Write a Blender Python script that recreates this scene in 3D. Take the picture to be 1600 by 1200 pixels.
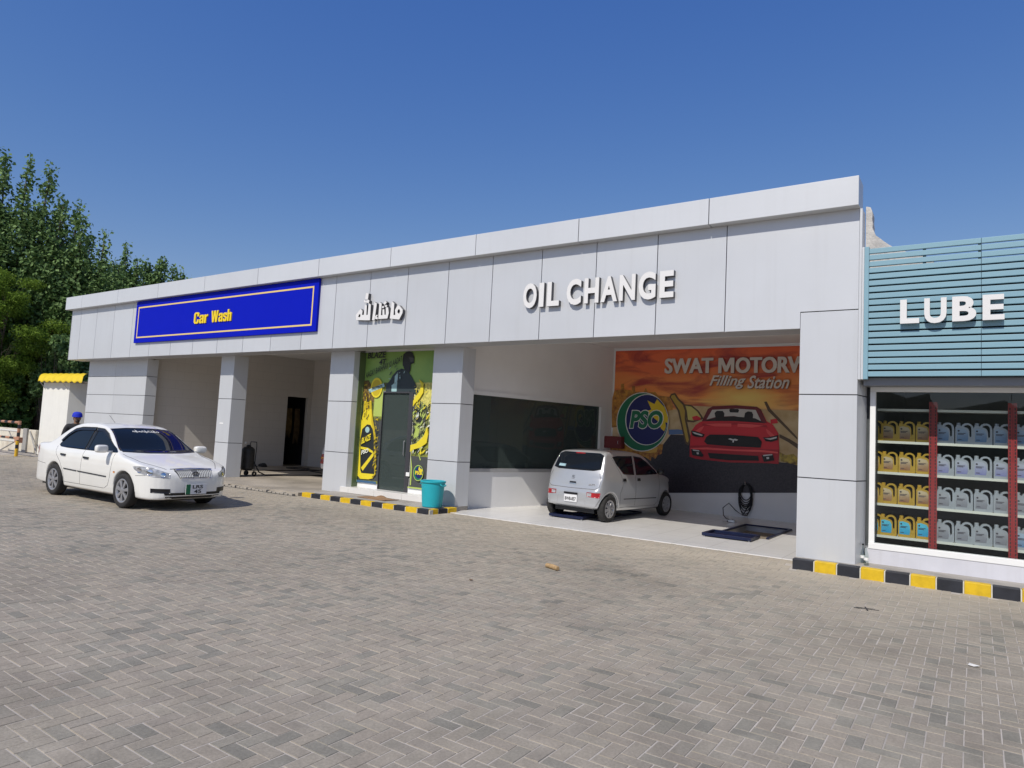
import bpy, math, random
import numpy as np
from mathutils import Vector, Matrix
from mathutils.bvhtree import BVHTree
from mathutils.geometry import tessellate_polygon

for o in list(bpy.data.objects):
    bpy.data.objects.remove(o)
S = bpy.context.scene
C = S.collection
R = math.radians
rng = np.random.default_rng(7)
random.seed(7)

# ------------------------------------------------------------------ camera
F_PX = 1062.3
CAM = Vector((27.102, -11.160, 1.721))
YAW, PITCH, ROLL = 0.59985, 0.07435, 0.05145
cam_d = bpy.data.cameras.new('camera')
cam = bpy.data.objects.new('camera', cam_d)
C.objects.link(cam)
S.camera = cam
cam_d.sensor_width = 36.0
cam_d.lens = 36.0 * F_PX / 1600.0
cam_d.clip_start = 0.05
cam_d.clip_end = 4000
_c, _s = math.cos(YAW), math.sin(YAW)
fwd = Vector((-_s * math.cos(PITCH), _c * math.cos(PITCH), math.sin(PITCH)))
rt = Vector((_c, _s, 0))
up = rt.cross(fwd)
r2 = rt * math.cos(ROLL) + up * math.sin(ROLL)
u2 = up * math.cos(ROLL) - rt * math.sin(ROLL)
cam.matrix_world = Matrix(((r2.x, u2.x, -fwd.x, CAM.x), (r2.y, u2.y, -fwd.y, CAM.y),
                           (r2.z, u2.z, -fwd.z, CAM.z), (0, 0, 0, 1)))

# ------------------------------------------------------------------ light
SUN_EL, SUN_AZ = R(46.5), R(178.5)          # azimuth clockwise from +Y
w = bpy.data.worlds.new('World')
S.world = w
w.use_nodes = True
nt = w.node_tree
bg = nt.nodes['Background']
sky = nt.nodes.new('ShaderNodeTexSky')
sky.sky_type = 'NISHITA'
sky.sun_disc = False
sky.sun_elevation = SUN_EL
sky.sun_rotation = SUN_AZ
sky.altitude = 300
sky.air_density = 1.0
sky.dust_density = 0.6
sky.ozone_density = 2.5
# deepen the blue of the clear sky: one power curve per channel
sep = nt.nodes.new('ShaderNodeSeparateColor'); com = nt.nodes.new('ShaderNodeCombineColor')
nt.links.new(sky.outputs[0], sep.inputs[0])
for i, (g_, k_) in enumerate(((1.40, 1.64), (0.98, 0.915), (0.46, 0.755))):
    pw = nt.nodes.new('ShaderNodeMath'); pw.operation = 'POWER'; pw.inputs[1].default_value = g_
    ml = nt.nodes.new('ShaderNodeMath'); ml.operation = 'MULTIPLY'; ml.inputs[1].default_value = k_ * 0.1 ** (g_ - 1)
    nt.links.new(sep.outputs[i], pw.inputs[0]); nt.links.new(pw.outputs[0], ml.inputs[0])
    lim = nt.nodes.new('ShaderNodeMath'); lim.operation = ('MINIMUM', 'MINIMUM', 'MAXIMUM')[i]      # the curve only ever cools the sky
    nt.links.new(ml.outputs[0], lim.inputs[0]); nt.links.new(sep.outputs[i], lim.inputs[1]); nt.links.new(lim.outputs[0], com.inputs[i])
nt.links.new(com.outputs[0], bg.inputs[0])
bg.inputs[1].default_value = 0.10
sl = bpy.data.lights.new('sun', 'SUN')
sl.energy = 3.7
sl.angle = R(0.53)
sl.color = (1.0, 0.945, 0.86)
sun = bpy.data.objects.new('sun', sl)
C.objects.link(sun)
sd = Vector((math.sin(SUN_AZ) * math.cos(SUN_EL), math.cos(SUN_AZ) * math.cos(SUN_EL), math.sin(SUN_EL)))
sun.rotation_euler = (-sd).to_track_quat('-Z', 'Y').to_euler()
sun.location = (15, -20, 30)
S.view_settings.view_transform = 'Standard'
S.view_settings.look = 'None'
S.view_settings.exposure = 0.0
S.view_settings.gamma = 1.0
S.view_settings.use_curve_mapping = False

# ------------------------------------------------------------------ materials
def mat(name, col, rough=0.5, metal=0.0, var=0.0, vscale=3.0, bump=0.0, bscale=40.0, spec=0.5, coat=0.0,
        streak=0.0, trans=0.0, ior=1.45, alpha=1.0, island=0.0, col2=None, sheen=None):
    """Principled material; colour wanders with noise (var), rain streaks (streak), per-piece tint (island)."""
    m = bpy.data.materials.new(name)
    m.use_nodes = True
    n = m.node_tree
    b = n.nodes['Principled BSDF']
    b.inputs['Base Color'].default_value = (*col, 1)
    b.inputs['Roughness'].default_value = rough
    b.inputs['Metallic'].default_value = metal
    b.inputs['Specular IOR Level'].default_value = spec
    b.inputs['Coat Weight'].default_value = coat
    b.inputs['Coat Roughness'].default_value = 0.05
    b.inputs['IOR'].default_value = ior
    b.inputs['Transmission Weight'].default_value = trans
    b.inputs['Alpha'].default_value = alpha
    L = n.links.new
    tc = n.nodes.new('ShaderNodeTexCoord')
    last = None
    def mixcol(fac_socket, c_a, c_b):
        mx = n.nodes.new('ShaderNodeMix')
        mx.data_type = 'RGBA'
        L(fac_socket, mx.inputs[0])
        if hasattr(c_a, 'links'):
            L(c_a, mx.inputs[6])
        else:
            mx.inputs[6].default_value = (*c_a, 1)
        if hasattr(c_b, 'links'):
            L(c_b, mx.inputs[7])
        else:
            mx.inputs[7].default_value = (*c_b, 1)
        return mx.outputs[2]
    if island > 0 or col2 is not None and island >= 0 and island > 0:
        g = n.nodes.new('ShaderNodeNewGeometry')
        rp = n.nodes.new('ShaderNodeValToRGB')
        c2 = col2 if col2 else tuple(c * (1 - island) for c in col)
        rp.color_ramp.elements[0].color = (*col, 1)
        rp.color_ramp.elements[1].color = (*c2, 1)
        L(g.outputs['Random Per Island'], rp.inputs[0])
        last = rp.outputs[0]
    if var > 0:
        nz = n.nodes.new('ShaderNodeTexNoise')
        nz.inputs['Scale'].default_value = vscale
        nz.inputs['Detail'].default_value = 6
        L(tc.outputs['Object'], nz.inputs['Vector'])
        cr = n.nodes.new('ShaderNodeValToRGB')
        cr.color_ramp.elements[0].position = 0.35
        cr.color_ramp.elements[1].position = 0.7
        L(nz.outputs[0], cr.inputs[0])
        src = last if last else col
        if last:
            hsv = n.nodes.new('ShaderNodeHueSaturation')
            hsv.inputs['Value'].default_value = 1 - var
            L(last, hsv.inputs['Color'])
            last = mixcol(cr.outputs[0], last, hsv.outputs[0])
        else:
            c2 = col2 if (col2 and island == 0) else tuple(c * (1 - var) for c in col)
            last = mixcol(cr.outputs[0], col, c2)
    if streak > 0:
        mp = n.nodes.new('ShaderNodeMapping')
        mp.inputs['Scale'].default_value = (9, 9, 0.35)
        L(tc.outputs['Object'], mp.inputs['Vector'])
        nz = n.nodes.new('ShaderNodeTexNoise')
        nz.inputs['Scale'].default_value = 1.0
        nz.inputs['Detail'].default_value = 5
        L(mp.outputs[0], nz.inputs['Vector'])
        cr = n.nodes.new('ShaderNodeValToRGB')
        cr.color_ramp.elements[0].position = 0.52
        cr.color_ramp.elements[1].position = 0.75
        cr.color_ramp.elements[1].color = (streak,) * 3 + (1,)
        L(nz.outputs[0], cr.inputs[0])
        last = mixcol(cr.outputs[0], last if last else col, (0.33, 0.31, 0.28))
    if last:
        L(last, b.inputs['Base Color'])
    if bump > 0:
        nz = n.nodes.new('ShaderNodeTexNoise')
        nz.inputs['Scale'].default_value = bscale
        nz.inputs['Detail'].default_value = 4
        L(tc.outputs['Object'], nz.inputs['Vector'])
        bp = n.nodes.new('ShaderNodeBump')
        bp.inputs['Strength'].default_value = bump
        bp.inputs['Distance'].default_value = 0.02
        L(nz.outputs[0], bp.inputs['Height'])
        L(bp.outputs[0], b.inputs['Normal'])
    return m

M = {}
M['alu'] = mat('aluminium_cladding', (0.615, 0.63, 0.645), 0.36, 0.15, var=0.06, vscale=0.7, streak=0.07, bump=0.05, bscale=1.2, island=0.07)
M['alu2'] = mat('aluminium_cornice', (0.655, 0.67, 0.68), 0.36, 0.15, var=0.05, vscale=0.6, streak=0.05, bump=0.05, bscale=1.2, island=0.05)
M['seam'] = mat('dark_joint', (0.03, 0.03, 0.035), 0.7)
M['soffit'] = mat('soffit_grey', (0.42, 0.42, 0.43), 0.5, 0.2, var=0.1)
M['plaster'] = mat('cream_plaster', (0.81, 0.79, 0.77), 0.75, var=0.06, vscale=1.2, bump=0.05)
M['ceil'] = mat('ceiling_white', (0.80, 0.79, 0.77), 0.7, var=0.04)
M['lowwall'] = mat('white_wall_tile', (0.78, 0.78, 0.78), 0.45, var=0.05, vscale=1.5)
M['concrete'] = mat('concrete', (0.42, 0.38, 0.32), 0.9, var=0.25, vscale=2.0, bump=0.3, bscale=25)
M['rough'] = mat('rough_mortar', (0.60, 0.58, 0.55), 0.95, var=0.3, vscale=6, bump=0.9, bscale=18)
M['white'] = mat('white_paint', (0.80, 0.79, 0.76), 0.5, var=0.05, streak=0.05)
M['whitetrim'] = mat('white_trim', (0.82, 0.82, 0.80), 0.4, var=0.03)
M['boothwall'] = mat('booth_whitewash', (0.78, 0.77, 0.71), 0.8, var=0.05, streak=0.08, bump=0.08)
M['lettwhite'] = mat('white_acrylic', (0.74, 0.73, 0.71), 0.35)
M['lettside'] = mat('letter_return', (0.10, 0.10, 0.11), 0.45, 0.3)
M['blue'] = mat('blue_sign_face', (0.004, 0.012, 0.44), 0.6, var=0.03, spec=0.08)
M['gold'] = mat('sign_border', (0.80, 0.58, 0.20), 0.5)
M['signyellow'] = mat('sign_yellow', (0.86, 0.62, 0.02), 0.45)
M['black'] = mat('black_rubber', (0.018, 0.018, 0.02), 0.55, var=0.2, vscale=9)
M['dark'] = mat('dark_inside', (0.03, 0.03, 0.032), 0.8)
M['steel'] = mat('steel', (0.55, 0.55, 0.55), 0.3, 0.9)
M['kyellow'] = mat('kerb_yellow', (0.72, 0.47, 0.012), 0.6, var=0.22, vscale=9, bump=0.1)
M['kblack'] = mat('kerb_black', (0.025, 0.027, 0.035), 0.6, var=0.4, vscale=7, bump=0.1)
M['kwhite'] = mat('kerb_joint', (0.72, 0.70, 0.62), 0.8, var=0.2, vscale=12)
M['glass_dark'] = mat('tinted_glass', (0.02, 0.025, 0.027), 0.04, 0.0, spec=0.5)
M['teal'] = mat('teal_slat', (0.225, 0.385, 0.455), 0.45, 0.05, var=0.05, vscale=1.0)
M['tealdark'] = mat('slat_gap', (0.05, 0.07, 0.09), 0.7)
M['redpost'] = mat('red_post', (0.36, 0.035, 0.035), 0.5, var=0.15, vscale=10)
M['shelf'] = mat('cream_shelf', (0.74, 0.72, 0.62), 0.45, var=0.05)
M['cangold'] = mat('gold_can_plastic', (0.58, 0.36, 0.05), 0.3, 0.2, var=0.12, vscale=10)
M['cansilver'] = mat('silver_can_plastic', (0.44, 0.455, 0.48), 0.3, 0.25, var=0.12, vscale=10)
M['binblue'] = mat('turquoise_plastic', (0.02, 0.40, 0.47), 0.42, var=0.06, vscale=6)
M['mat'] = mat('door_mat', (0.33, 0.20, 0.11), 0.95, var=0.2, vscale=12, bump=0.4, bscale=90)
M['steptile'] = mat('white_step_tile', (0.74, 0.72, 0.68), 0.3, var=0.06, vscale=3)
M['pitblue'] = mat('navy_steel', (0.010, 0.016, 0.055), 0.4, 0.3, var=0.25, vscale=8)
M['trunk'] = mat('bark', (0.13, 0.10, 0.075), 0.9, var=0.4, vscale=6, bump=0.6, bscale=20)
M['awn'] = mat('yellow_awning', (0.80, 0.58, 0.02), 0.5, var=0.12, vscale=4)
M['rail_red'] = mat('faded_red_paint', (0.50, 0.25, 0.15), 0.6, var=0.3, vscale=14)
M['rail_white'] = mat('worn_white_paint', (0.68, 0.67, 0.62), 0.6, var=0.2, vscale=14)
M['postyellow'] = mat('post_yellow', (0.70, 0.42, 0.02), 0.6, var=0.2, vscale=12)
M['greyposts'] = mat('grey_cement_post', (0.34, 0.33, 0.31), 0.9, var=0.15)
M['redbox'] = mat('dull_red_paint', (0.22, 0.03, 0.03), 0.55, var=0.1)

def floor_tile_mat():
    m = mat('white_floor_tile', (0.74, 0.71, 0.67), 0.22, var=0.07, vscale=1.5)
    n = m.node_tree
    b = n.nodes['Principled BSDF']
    tc = n.nodes.new('ShaderNodeTexCoord')
    br = n.nodes.new('ShaderNodeTexBrick')
    br.offset = 0.0
    br.inputs['Scale'].default_value = 1.0
    br.inputs['Brick Width'].default_value = 0.6
    br.inputs['Row Height'].default_value = 0.6
    br.inputs['Mortar Size'].default_value = 0.006
    br.inputs['Color1'].default_value = (0.82, 0.805, 0.775, 1)
    br.inputs['Color2'].default_value = (0.79, 0.775, 0.745, 1)
    br.inputs['Mortar'].default_value = (0.60, 0.58, 0.55, 1)
    nz = n.nodes.new('ShaderNodeTexNoise')
    nz.inputs['Scale'].default_value = 2.2
    nz.inputs['Detail'].default_value = 8
    n.links.new(tc.outputs['Object'], nz.inputs['Vector'])
    mx = n.nodes.new('ShaderNodeMix')
    mx.data_type = 'RGBA'
    mx.blend_type = 'MULTIPLY'
    mx.inputs[0].default_value = 0.14
    n.links.new(tc.outputs['Object'], br.inputs['Vector'])
    n.links.new(br.outputs[0], mx.inputs[6])
    n.links.new(nz.outputs[0], mx.inputs[7])
    n.links.new(mx.outputs[2], b.inputs['Base Color'])
    return m
M['floortile'] = floor_tile_mat()

def wall_tile_mat():
    m = mat('wash_wall_tile', (0.55, 0.49, 0.43), 0.5)
    n = m.node_tree
    b = n.nodes['Principled BSDF']
    tc = n.nodes.new('ShaderNodeTexCoord')
    sp = n.nodes.new('ShaderNodeSeparateXYZ')
    ad = n.nodes.new('ShaderNodeMath')
    cb = n.nodes.new('ShaderNodeCombineXYZ')
    n.links.new(tc.outputs['Object'], sp.inputs[0])
    n.links.new(sp.outputs[0], ad.inputs[0])
    n.links.new(sp.outputs[1], ad.inputs[1])
    n.links.new(ad.outputs[0], cb.inputs[0])
    n.links.new(sp.outputs[2], cb.inputs[1])
    br = n.nodes.new('ShaderNodeTexBrick')
    br.inputs['Scale'].default_value = 1.0
    br.offset = 0.5
    br.squash = 1.0
    br.inputs['Brick Width'].default_value = 0.6
    br.inputs['Row Height'].default_value = 0.3
    br.inputs['Mortar Size'].default_value = 0.006
    br.inputs['Color1'].default_value = (0.56, 0.53, 0.49, 1)
    br.inputs['Color2'].default_value = (0.545, 0.515, 0.475, 1)
    br.inputs['Mortar'].default_value = (0.48, 0.455, 0.42, 1)
    n.links.new(cb.outputs[0], br.inputs['Vector'])
    n.links.new(br.outputs[0], b.inputs['Base Color'])
    return m
M['washtile'] = wall_tile_mat()

def glass_mat(name, tint, rough=0.0, film=0.0):
    """Thin sheet glass: mostly see-through, reflecting more at grazing angles."""
    m = bpy.data.materials.new(name)
    m.use_nodes = True
    n = m.node_tree
    n.nodes.clear()
    out = n.nodes.new('ShaderNodeOutputMaterial')
    tr = n.nodes.new('ShaderNodeBsdfTransparent')
    tr.inputs[0].default_value = (*tint, 1)
    gl = n.nodes.new('ShaderNodeBsdfGlossy')
    gl.inputs['Roughness'].default_value = rough
    gl.inputs['Color'].default_value = (0.9, 0.95, 0.95, 1)
    fr = n.nodes.new('ShaderNodeFresnel')
    fr.inputs[0].default_value = 1.5
    mx = n.nodes.new('ShaderNodeMixShader')
    geo = n.nodes.new('ShaderNodeNewGeometry')
    inv = n.nodes.new('ShaderNodeMath'); inv.operation = 'SUBTRACT'; inv.inputs[0].default_value = 1.0
    n.links.new(geo.outputs['Backfacing'], inv.inputs[1])
    mu = n.nodes.new('ShaderNodeMath'); mu.operation = 'MULTIPLY'
    n.links.new(fr.outputs[0], mu.inputs[0]); n.links.new(inv.outputs[0], mu.inputs[1])
    n.links.new(mu.outputs[0], mx.inputs[0])
    if film:
        df = n.nodes.new('ShaderNodeBsdfDiffuse'); df.inputs[0].default_value = (0.15, 0.19, 0.18, 1)
        m2 = n.nodes.new('ShaderNodeMixShader'); m2.inputs[0].default_value = film
        n.links.new(tr.outputs[0], m2.inputs[1]); n.links.new(df.outputs[0], m2.inputs[2])
        n.links.new(m2.outputs[0], mx.inputs[1])
    else:
        n.links.new(tr.outputs[0], mx.inputs[1])
    n.links.new(gl.outputs[0], mx.inputs[2])
    n.links.new(mx.outputs[0], out.inputs[0])
    return m
M['glass'] = glass_mat('shop_glass', (0.90, 0.93, 0.93))
M['glass_smoke'] = glass_mat('smoked_glass', (0.40, 0.46, 0.44), film=0.30)
M['bottleglass'] = glass_mat('bottle_glass', (0.80, 0.84, 0.82), 0.05)

# ------------------------------------------------------------------ object helpers
def tag(o, label=None, cat=None, group=None, kind=None):
    if label: o['label'] = label
    if cat: o['category'] = cat
    if group: o['group'] = group
    if kind: o['kind'] = kind
    return o

def thing(name, label, cat, loc=(0, 0, 0), rz=0.0, group=None):
    o = bpy.data.objects.new(name, None)
    C.objects.link(o)
    o.empty_display_size = 0.2
    o.location = loc
    o.rotation_euler = (0, 0, rz)
    return tag(o, label, cat, group)

class MB:
    def __init__(s):
        s.v, s.f, s.m = [], [], []
    def add(s, vs, fs, mi=0):
        o = len(s.v)
        s.v += [tuple(map(float, v)) for v in vs]
        s.f += [tuple(i + o for i in f) for f in fs]
        s.m += [mi] * len(fs)
        return s
    def box(s, x0, y0, z0, x1, y1, z1, mi=0):
        vs = [(x0, y0, z0), (x1, y0, z0), (x1, y1, z0), (x0, y1, z0), (x0, y0, z1), (x1, y0, z1), (x1, y1, z1), (x0, y1, z1)]
        return s.add(vs, [(0, 3, 2, 1), (4, 5, 6, 7), (0, 1, 5, 4), (1, 2, 6, 5), (2, 3, 7, 6), (3, 0, 4, 7)], mi)
    def prism(s, poly, O, U, V, d, mi=0, holes=(), side=None):
        """polygon (with holes) in the plane O + u U + v V, thickened by vector d"""
        O, U, V, d = Vector(O), Vector(U), Vector(V), Vector(d)
        loops = [list(poly)] + [list(h) for h in holes]
        tri = tessellate_polygon([[Vector((p[0], p[1], 0)) for p in l] for l in loops])
        flat = [p for l in loops for p in l]
        A = [O + U * p[0] + V * p[1] for p in flat]
        n = len(A)
        vs = A + [a + d for a in A]
        s.add(vs, [tuple(t) for t in tri] + [tuple(i + n for i in reversed(t)) for t in tri], mi)
        fs = []
        k = 0
        for l in loops:
            m_ = len(l)
            for i in range(m_):
                a, b = k + i, k + (i + 1) % m_
                fs.append((a, b, b + n, a + n))
            k += m_
        s.add(vs, fs, mi if side is None else side)
        return s
    def flat(s, poly, O, U, V, mi=0, holes=()):
        O, U, V = Vector(O), Vector(U), Vector(V)
        loops = [list(poly)] + [list(h) for h in holes]
        tri = tessellate_polygon([[Vector((p[0], p[1], 0)) for p in l] for l in loops])
        A = [O + U * p[0] + V * p[1] for l in loops for p in l]
        return s.add(A, [tuple(t) for t in tri], mi)
    def tube(s, pts, r, seg=8, mi=0, cap=True, close=False):
        pts = [Vector(p) for p in pts]
        rs = r if isinstance(r, (list, tuple)) else [r] * len(pts)
        n = len(pts)
        rings = []
        prev = None
        for i, p in enumerate(pts):
            a = pts[(i - 1) % n] if (i or close) else p
            b = pts[(i + 1) % n] if (i < n - 1 or close) else p
            t = (b - a)
            if t.length < 1e-9: t = Vector((0, 0, 1))
            t.normalize()
            ref = prev if prev is not None else (Vector((0, 0, 1)) if abs(t.z) < 0.9 else Vector((1, 0, 0)))
            x = (ref - t * ref.dot(t))
            if x.length < 1e-6: x = t.orthogonal()
            x.normalize()
            y = t.cross(x)
            prev = x
            rings.append([p + (x * math.cos(2 * math.pi * k / seg) + y * math.sin(2 * math.pi * k / seg)) * rs[i] for k in range(seg)])
        vs = [v for rg in rings for v in rg]
        fs = []
        for i in range(n if close else n - 1):
            j = (i + 1) % n
            for k in range(seg):
                k2 = (k + 1) % seg
                fs.append((i * seg + k, i * seg + k2, j * seg + k2, j * seg + k))
        if cap and not close:
            fs.append(tuple(range(seg - 1, -1, -1)))
            fs.append(tuple((n - 1) * seg + k for k in range(seg)))
        return s.add(vs, fs, mi)
    def lathe(s, prof, c=(0, 0, 0), axis='z', seg=24, mi=0):
        """profile list of (radius, height)"""
        vs, fs = [], []
        c = Vector(c)
        for (r, h) in prof:
            for k in range(seg):
                a = 2 * math.pi * k / seg
                p = (r * math.cos(a), r * math.sin(a), h)
                if axis == 'y': p = (p[0], p[2], p[1])
                if axis == 'x': p = (p[2], p[0], p[1])
                vs.append(c + Vector(p))
        for i in range(len(prof) - 1):
            for k in range(seg):
                k2 = (k + 1) % seg
                fs.append((i * seg + k, i * seg + k2, (i + 1) * seg + k2, (i + 1) * seg + k))
        return s.add(vs, fs, mi)
    def ball(s, c, r, mi=0, seg=12, rings=8):
        r = r if isinstance(r, (list, tuple)) else (r, r, r)
        prof = [(max(math.sin(math.pi * i / rings), 1e-3), -math.cos(math.pi * i / rings)) for i in range(rings + 1)]
        vs, fs = [], []
        for (a, h) in prof:
            for k in range(seg):
                t = 2 * math.pi * k / seg
                vs.append((c[0] + r[0] * a * math.cos(t), c[1] + r[1] * a * math.sin(t), c[2] + r[2] * h))
        for i in range(rings):
            for k in range(seg):
                k2 = (k + 1) % seg
                fs.append((i * seg + k, i * seg + k2, (i + 1) * seg + k2, (i + 1) * seg + k))
        return s.add(vs, fs, mi)
    def build(s, name, mats, parent=None, bevel=0.0, smooth=False, segs=2):
        me = bpy.data.meshes.new(name)
        me.from_pydata(s.v, [], s.f)
        if not isinstance(mats, (list, tuple)): mats = [mats]
        for m in mats: me.materials.append(m)
        if len(mats) > 1:
            me.polygons.foreach_set('material_index', s.m)
        if smooth:
            me.polygons.foreach_set('use_smooth', [True] * len(s.f))
        me.update()
        o = bpy.data.objects.new(name, me)
        C.objects.link(o)
        if parent: o.parent = parent
        if bevel:
            md = o.modifiers.new('bevel', 'BEVEL')
            md.width = bevel
            md.segments = segs
            md.limit_method = 'ANGLE'
            md.angle_limit = R(40)
        return o

def structure(o):
    o['kind'] = 'structure'
    return o

def copy_tree(o, parent=None):
    c = o.copy()
    C.objects.link(c)
    c.parent = parent
    for ch in list(o.children):
        copy_tree(ch, c)
    return c

_txt = {}
def text_mesh(body, bold=0.0, extrude=0.0, shear=0.0, spacing=1.0):
    key = (body, bold, extrude, shear, spacing)
    if key in _txt: return _txt[key]
    cu = bpy.data.curves.new('text', 'FONT')
    cu.body = body
    cu.size = 1
    cu.offset = bold
    cu.extrude = extrude
    cu.shear = shear
    cu.space_character = spacing
    cu.resolution_u = 4
    o = bpy.data.objects.new('text', cu)
    C.objects.link(o)
    dg = bpy.context.evaluated_depsgraph_get()
    me = bpy.data.meshes.new_from_object(o.evaluated_get(dg))
    vs = [tuple(v.co) for v in me.vertices]
    fs = [tuple(p.vertices) for p in me.polygons]
    nz = [abs(p.normal.z) for p in me.polygons]
    bpy.data.objects.remove(o)
    bpy.data.curves.remove(cu)
    bpy.data.meshes.remove(me)
    _txt[key] = (vs, fs, nz)
    return _txt[key]

def put_text(mb, body, O, U, V, w_, h_, depth=0.0, bold=0.02, mi=0, side=None, shear=0.0, spacing=1.0):
    """text fitted to the box w_ x h_, lower-left corner O, thickness along U x V"""
    vs, fs, nz = text_mesh(body, bold, 0.5 if depth else 0.0, shear, spacing)
    xs = [v[0] for v in vs]; ys = [v[1] for v in vs]
    x0, x1, y0, y1 = min(xs), max(xs), min(ys), max(ys)
    O, U, V = Vector(O), Vector(U).normalized(), Vector(V).normalized()
    N = U.cross(V)
    sx, sy = w_ / (x1 - x0), h_ / (y1 - y0)
    P = [O + U * ((v[0] - x0) * sx) + V * ((v[1] - y0) * sy) + N * ((v[2] + (0.5 if depth else 0)) * depth) for v in vs]
    o = len(mb.v)
    mb.v += [tuple(p) for p in P]
    for f, z in zip(fs, nz):
        mb.f.append(tuple(i + o for i in f))
        mb.m.append(mi if (side is None or z > 0.5) else side)
    return mb

def gh(x, y=-9.0):
    """ground height: the forecourt dips a little towards the shop"""
    t = min(1.0, max(0.0, (x - 17.5) / 7.0))
    u = min(1.0, max(0.0, (0.26 - y) / 0.7))
    return -0.07 * t * t * (3 - 2 * t) * u * u * (3 - 2 * u)

def circle(cx, cy, r, n=32, ry=None, a0=0, a1=360):
    ry = ry or r
    full = abs(a1 - a0) >= 360
    k = n if full else n + 1
    return [(cx + r * math.cos(R(a0 + (a1 - a0) * i / n)), cy + ry * math.sin(R(a0 + (a1 - a0) * i / n))) for i in range(k)]

X3, Y3, Z3 = Vector((1, 0, 0)), Vector((0, 1, 0)), Vector((0, 0, 1))
# ================================================================== SETTING
def ground_sheet():
    xs = [-1500, -300, -60, -20, 0, 10, 17.5, 19, 20, 21, 22, 23, 24.5, 30, 60, 300, 1500]
    ys = [-1500, -300, -60, -20, -5, 5, 20, 60, 300, 1500]
    mb = MB()
    vs = [(x, y, gh(x) - 0.035) for x in xs for y in ys]
    n = len(ys)
    fs = [(i * n + j, (i + 1) * n + j, (i + 1) * n + j + 1, i * n + j + 1) for i in range(len(xs) - 1) for j in range(n - 1)]
    mb.add(vs, fs)
    m = mat('packed_earth', (0.30, 0.25, 0.19), 0.95, var=0.3, vscale=0.4, bump=0.3, bscale=8)
    structure(mb.build('ground', m))
ground_sheet()

def joint_sheet():
    mb = MB()
    xs = [-12, 5, 17.5] + [17.5 + .25 * i for i in range(1, 29)] + [28, 36]
    JY = (-30, -0.5, -0.44, -0.38, -0.31, -0.24, -0.17, -0.1, -0.03, 0.04, 0.11, 0.18, 0.26, 0.9)
    vs = [(x, y, gh(x, y) - 0.0036) for x in xs for y in JY]
    k = len(JY)
    fs = [(i * k + j, (i + 1) * k + j, (i + 1) * k + j + 1, i * k + j + 1) for i in range(len(xs) - 1) for j in range(k - 1)]
    mb.add(vs, fs)
    m = mat('joint_sand', (0.51, 0.465, 0.41), 0.95, var=0.3, vscale=1.3, bump=0.2, bscale=60)
    structure(mb.build('pavement_joints', m))
joint_sheet()

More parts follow.
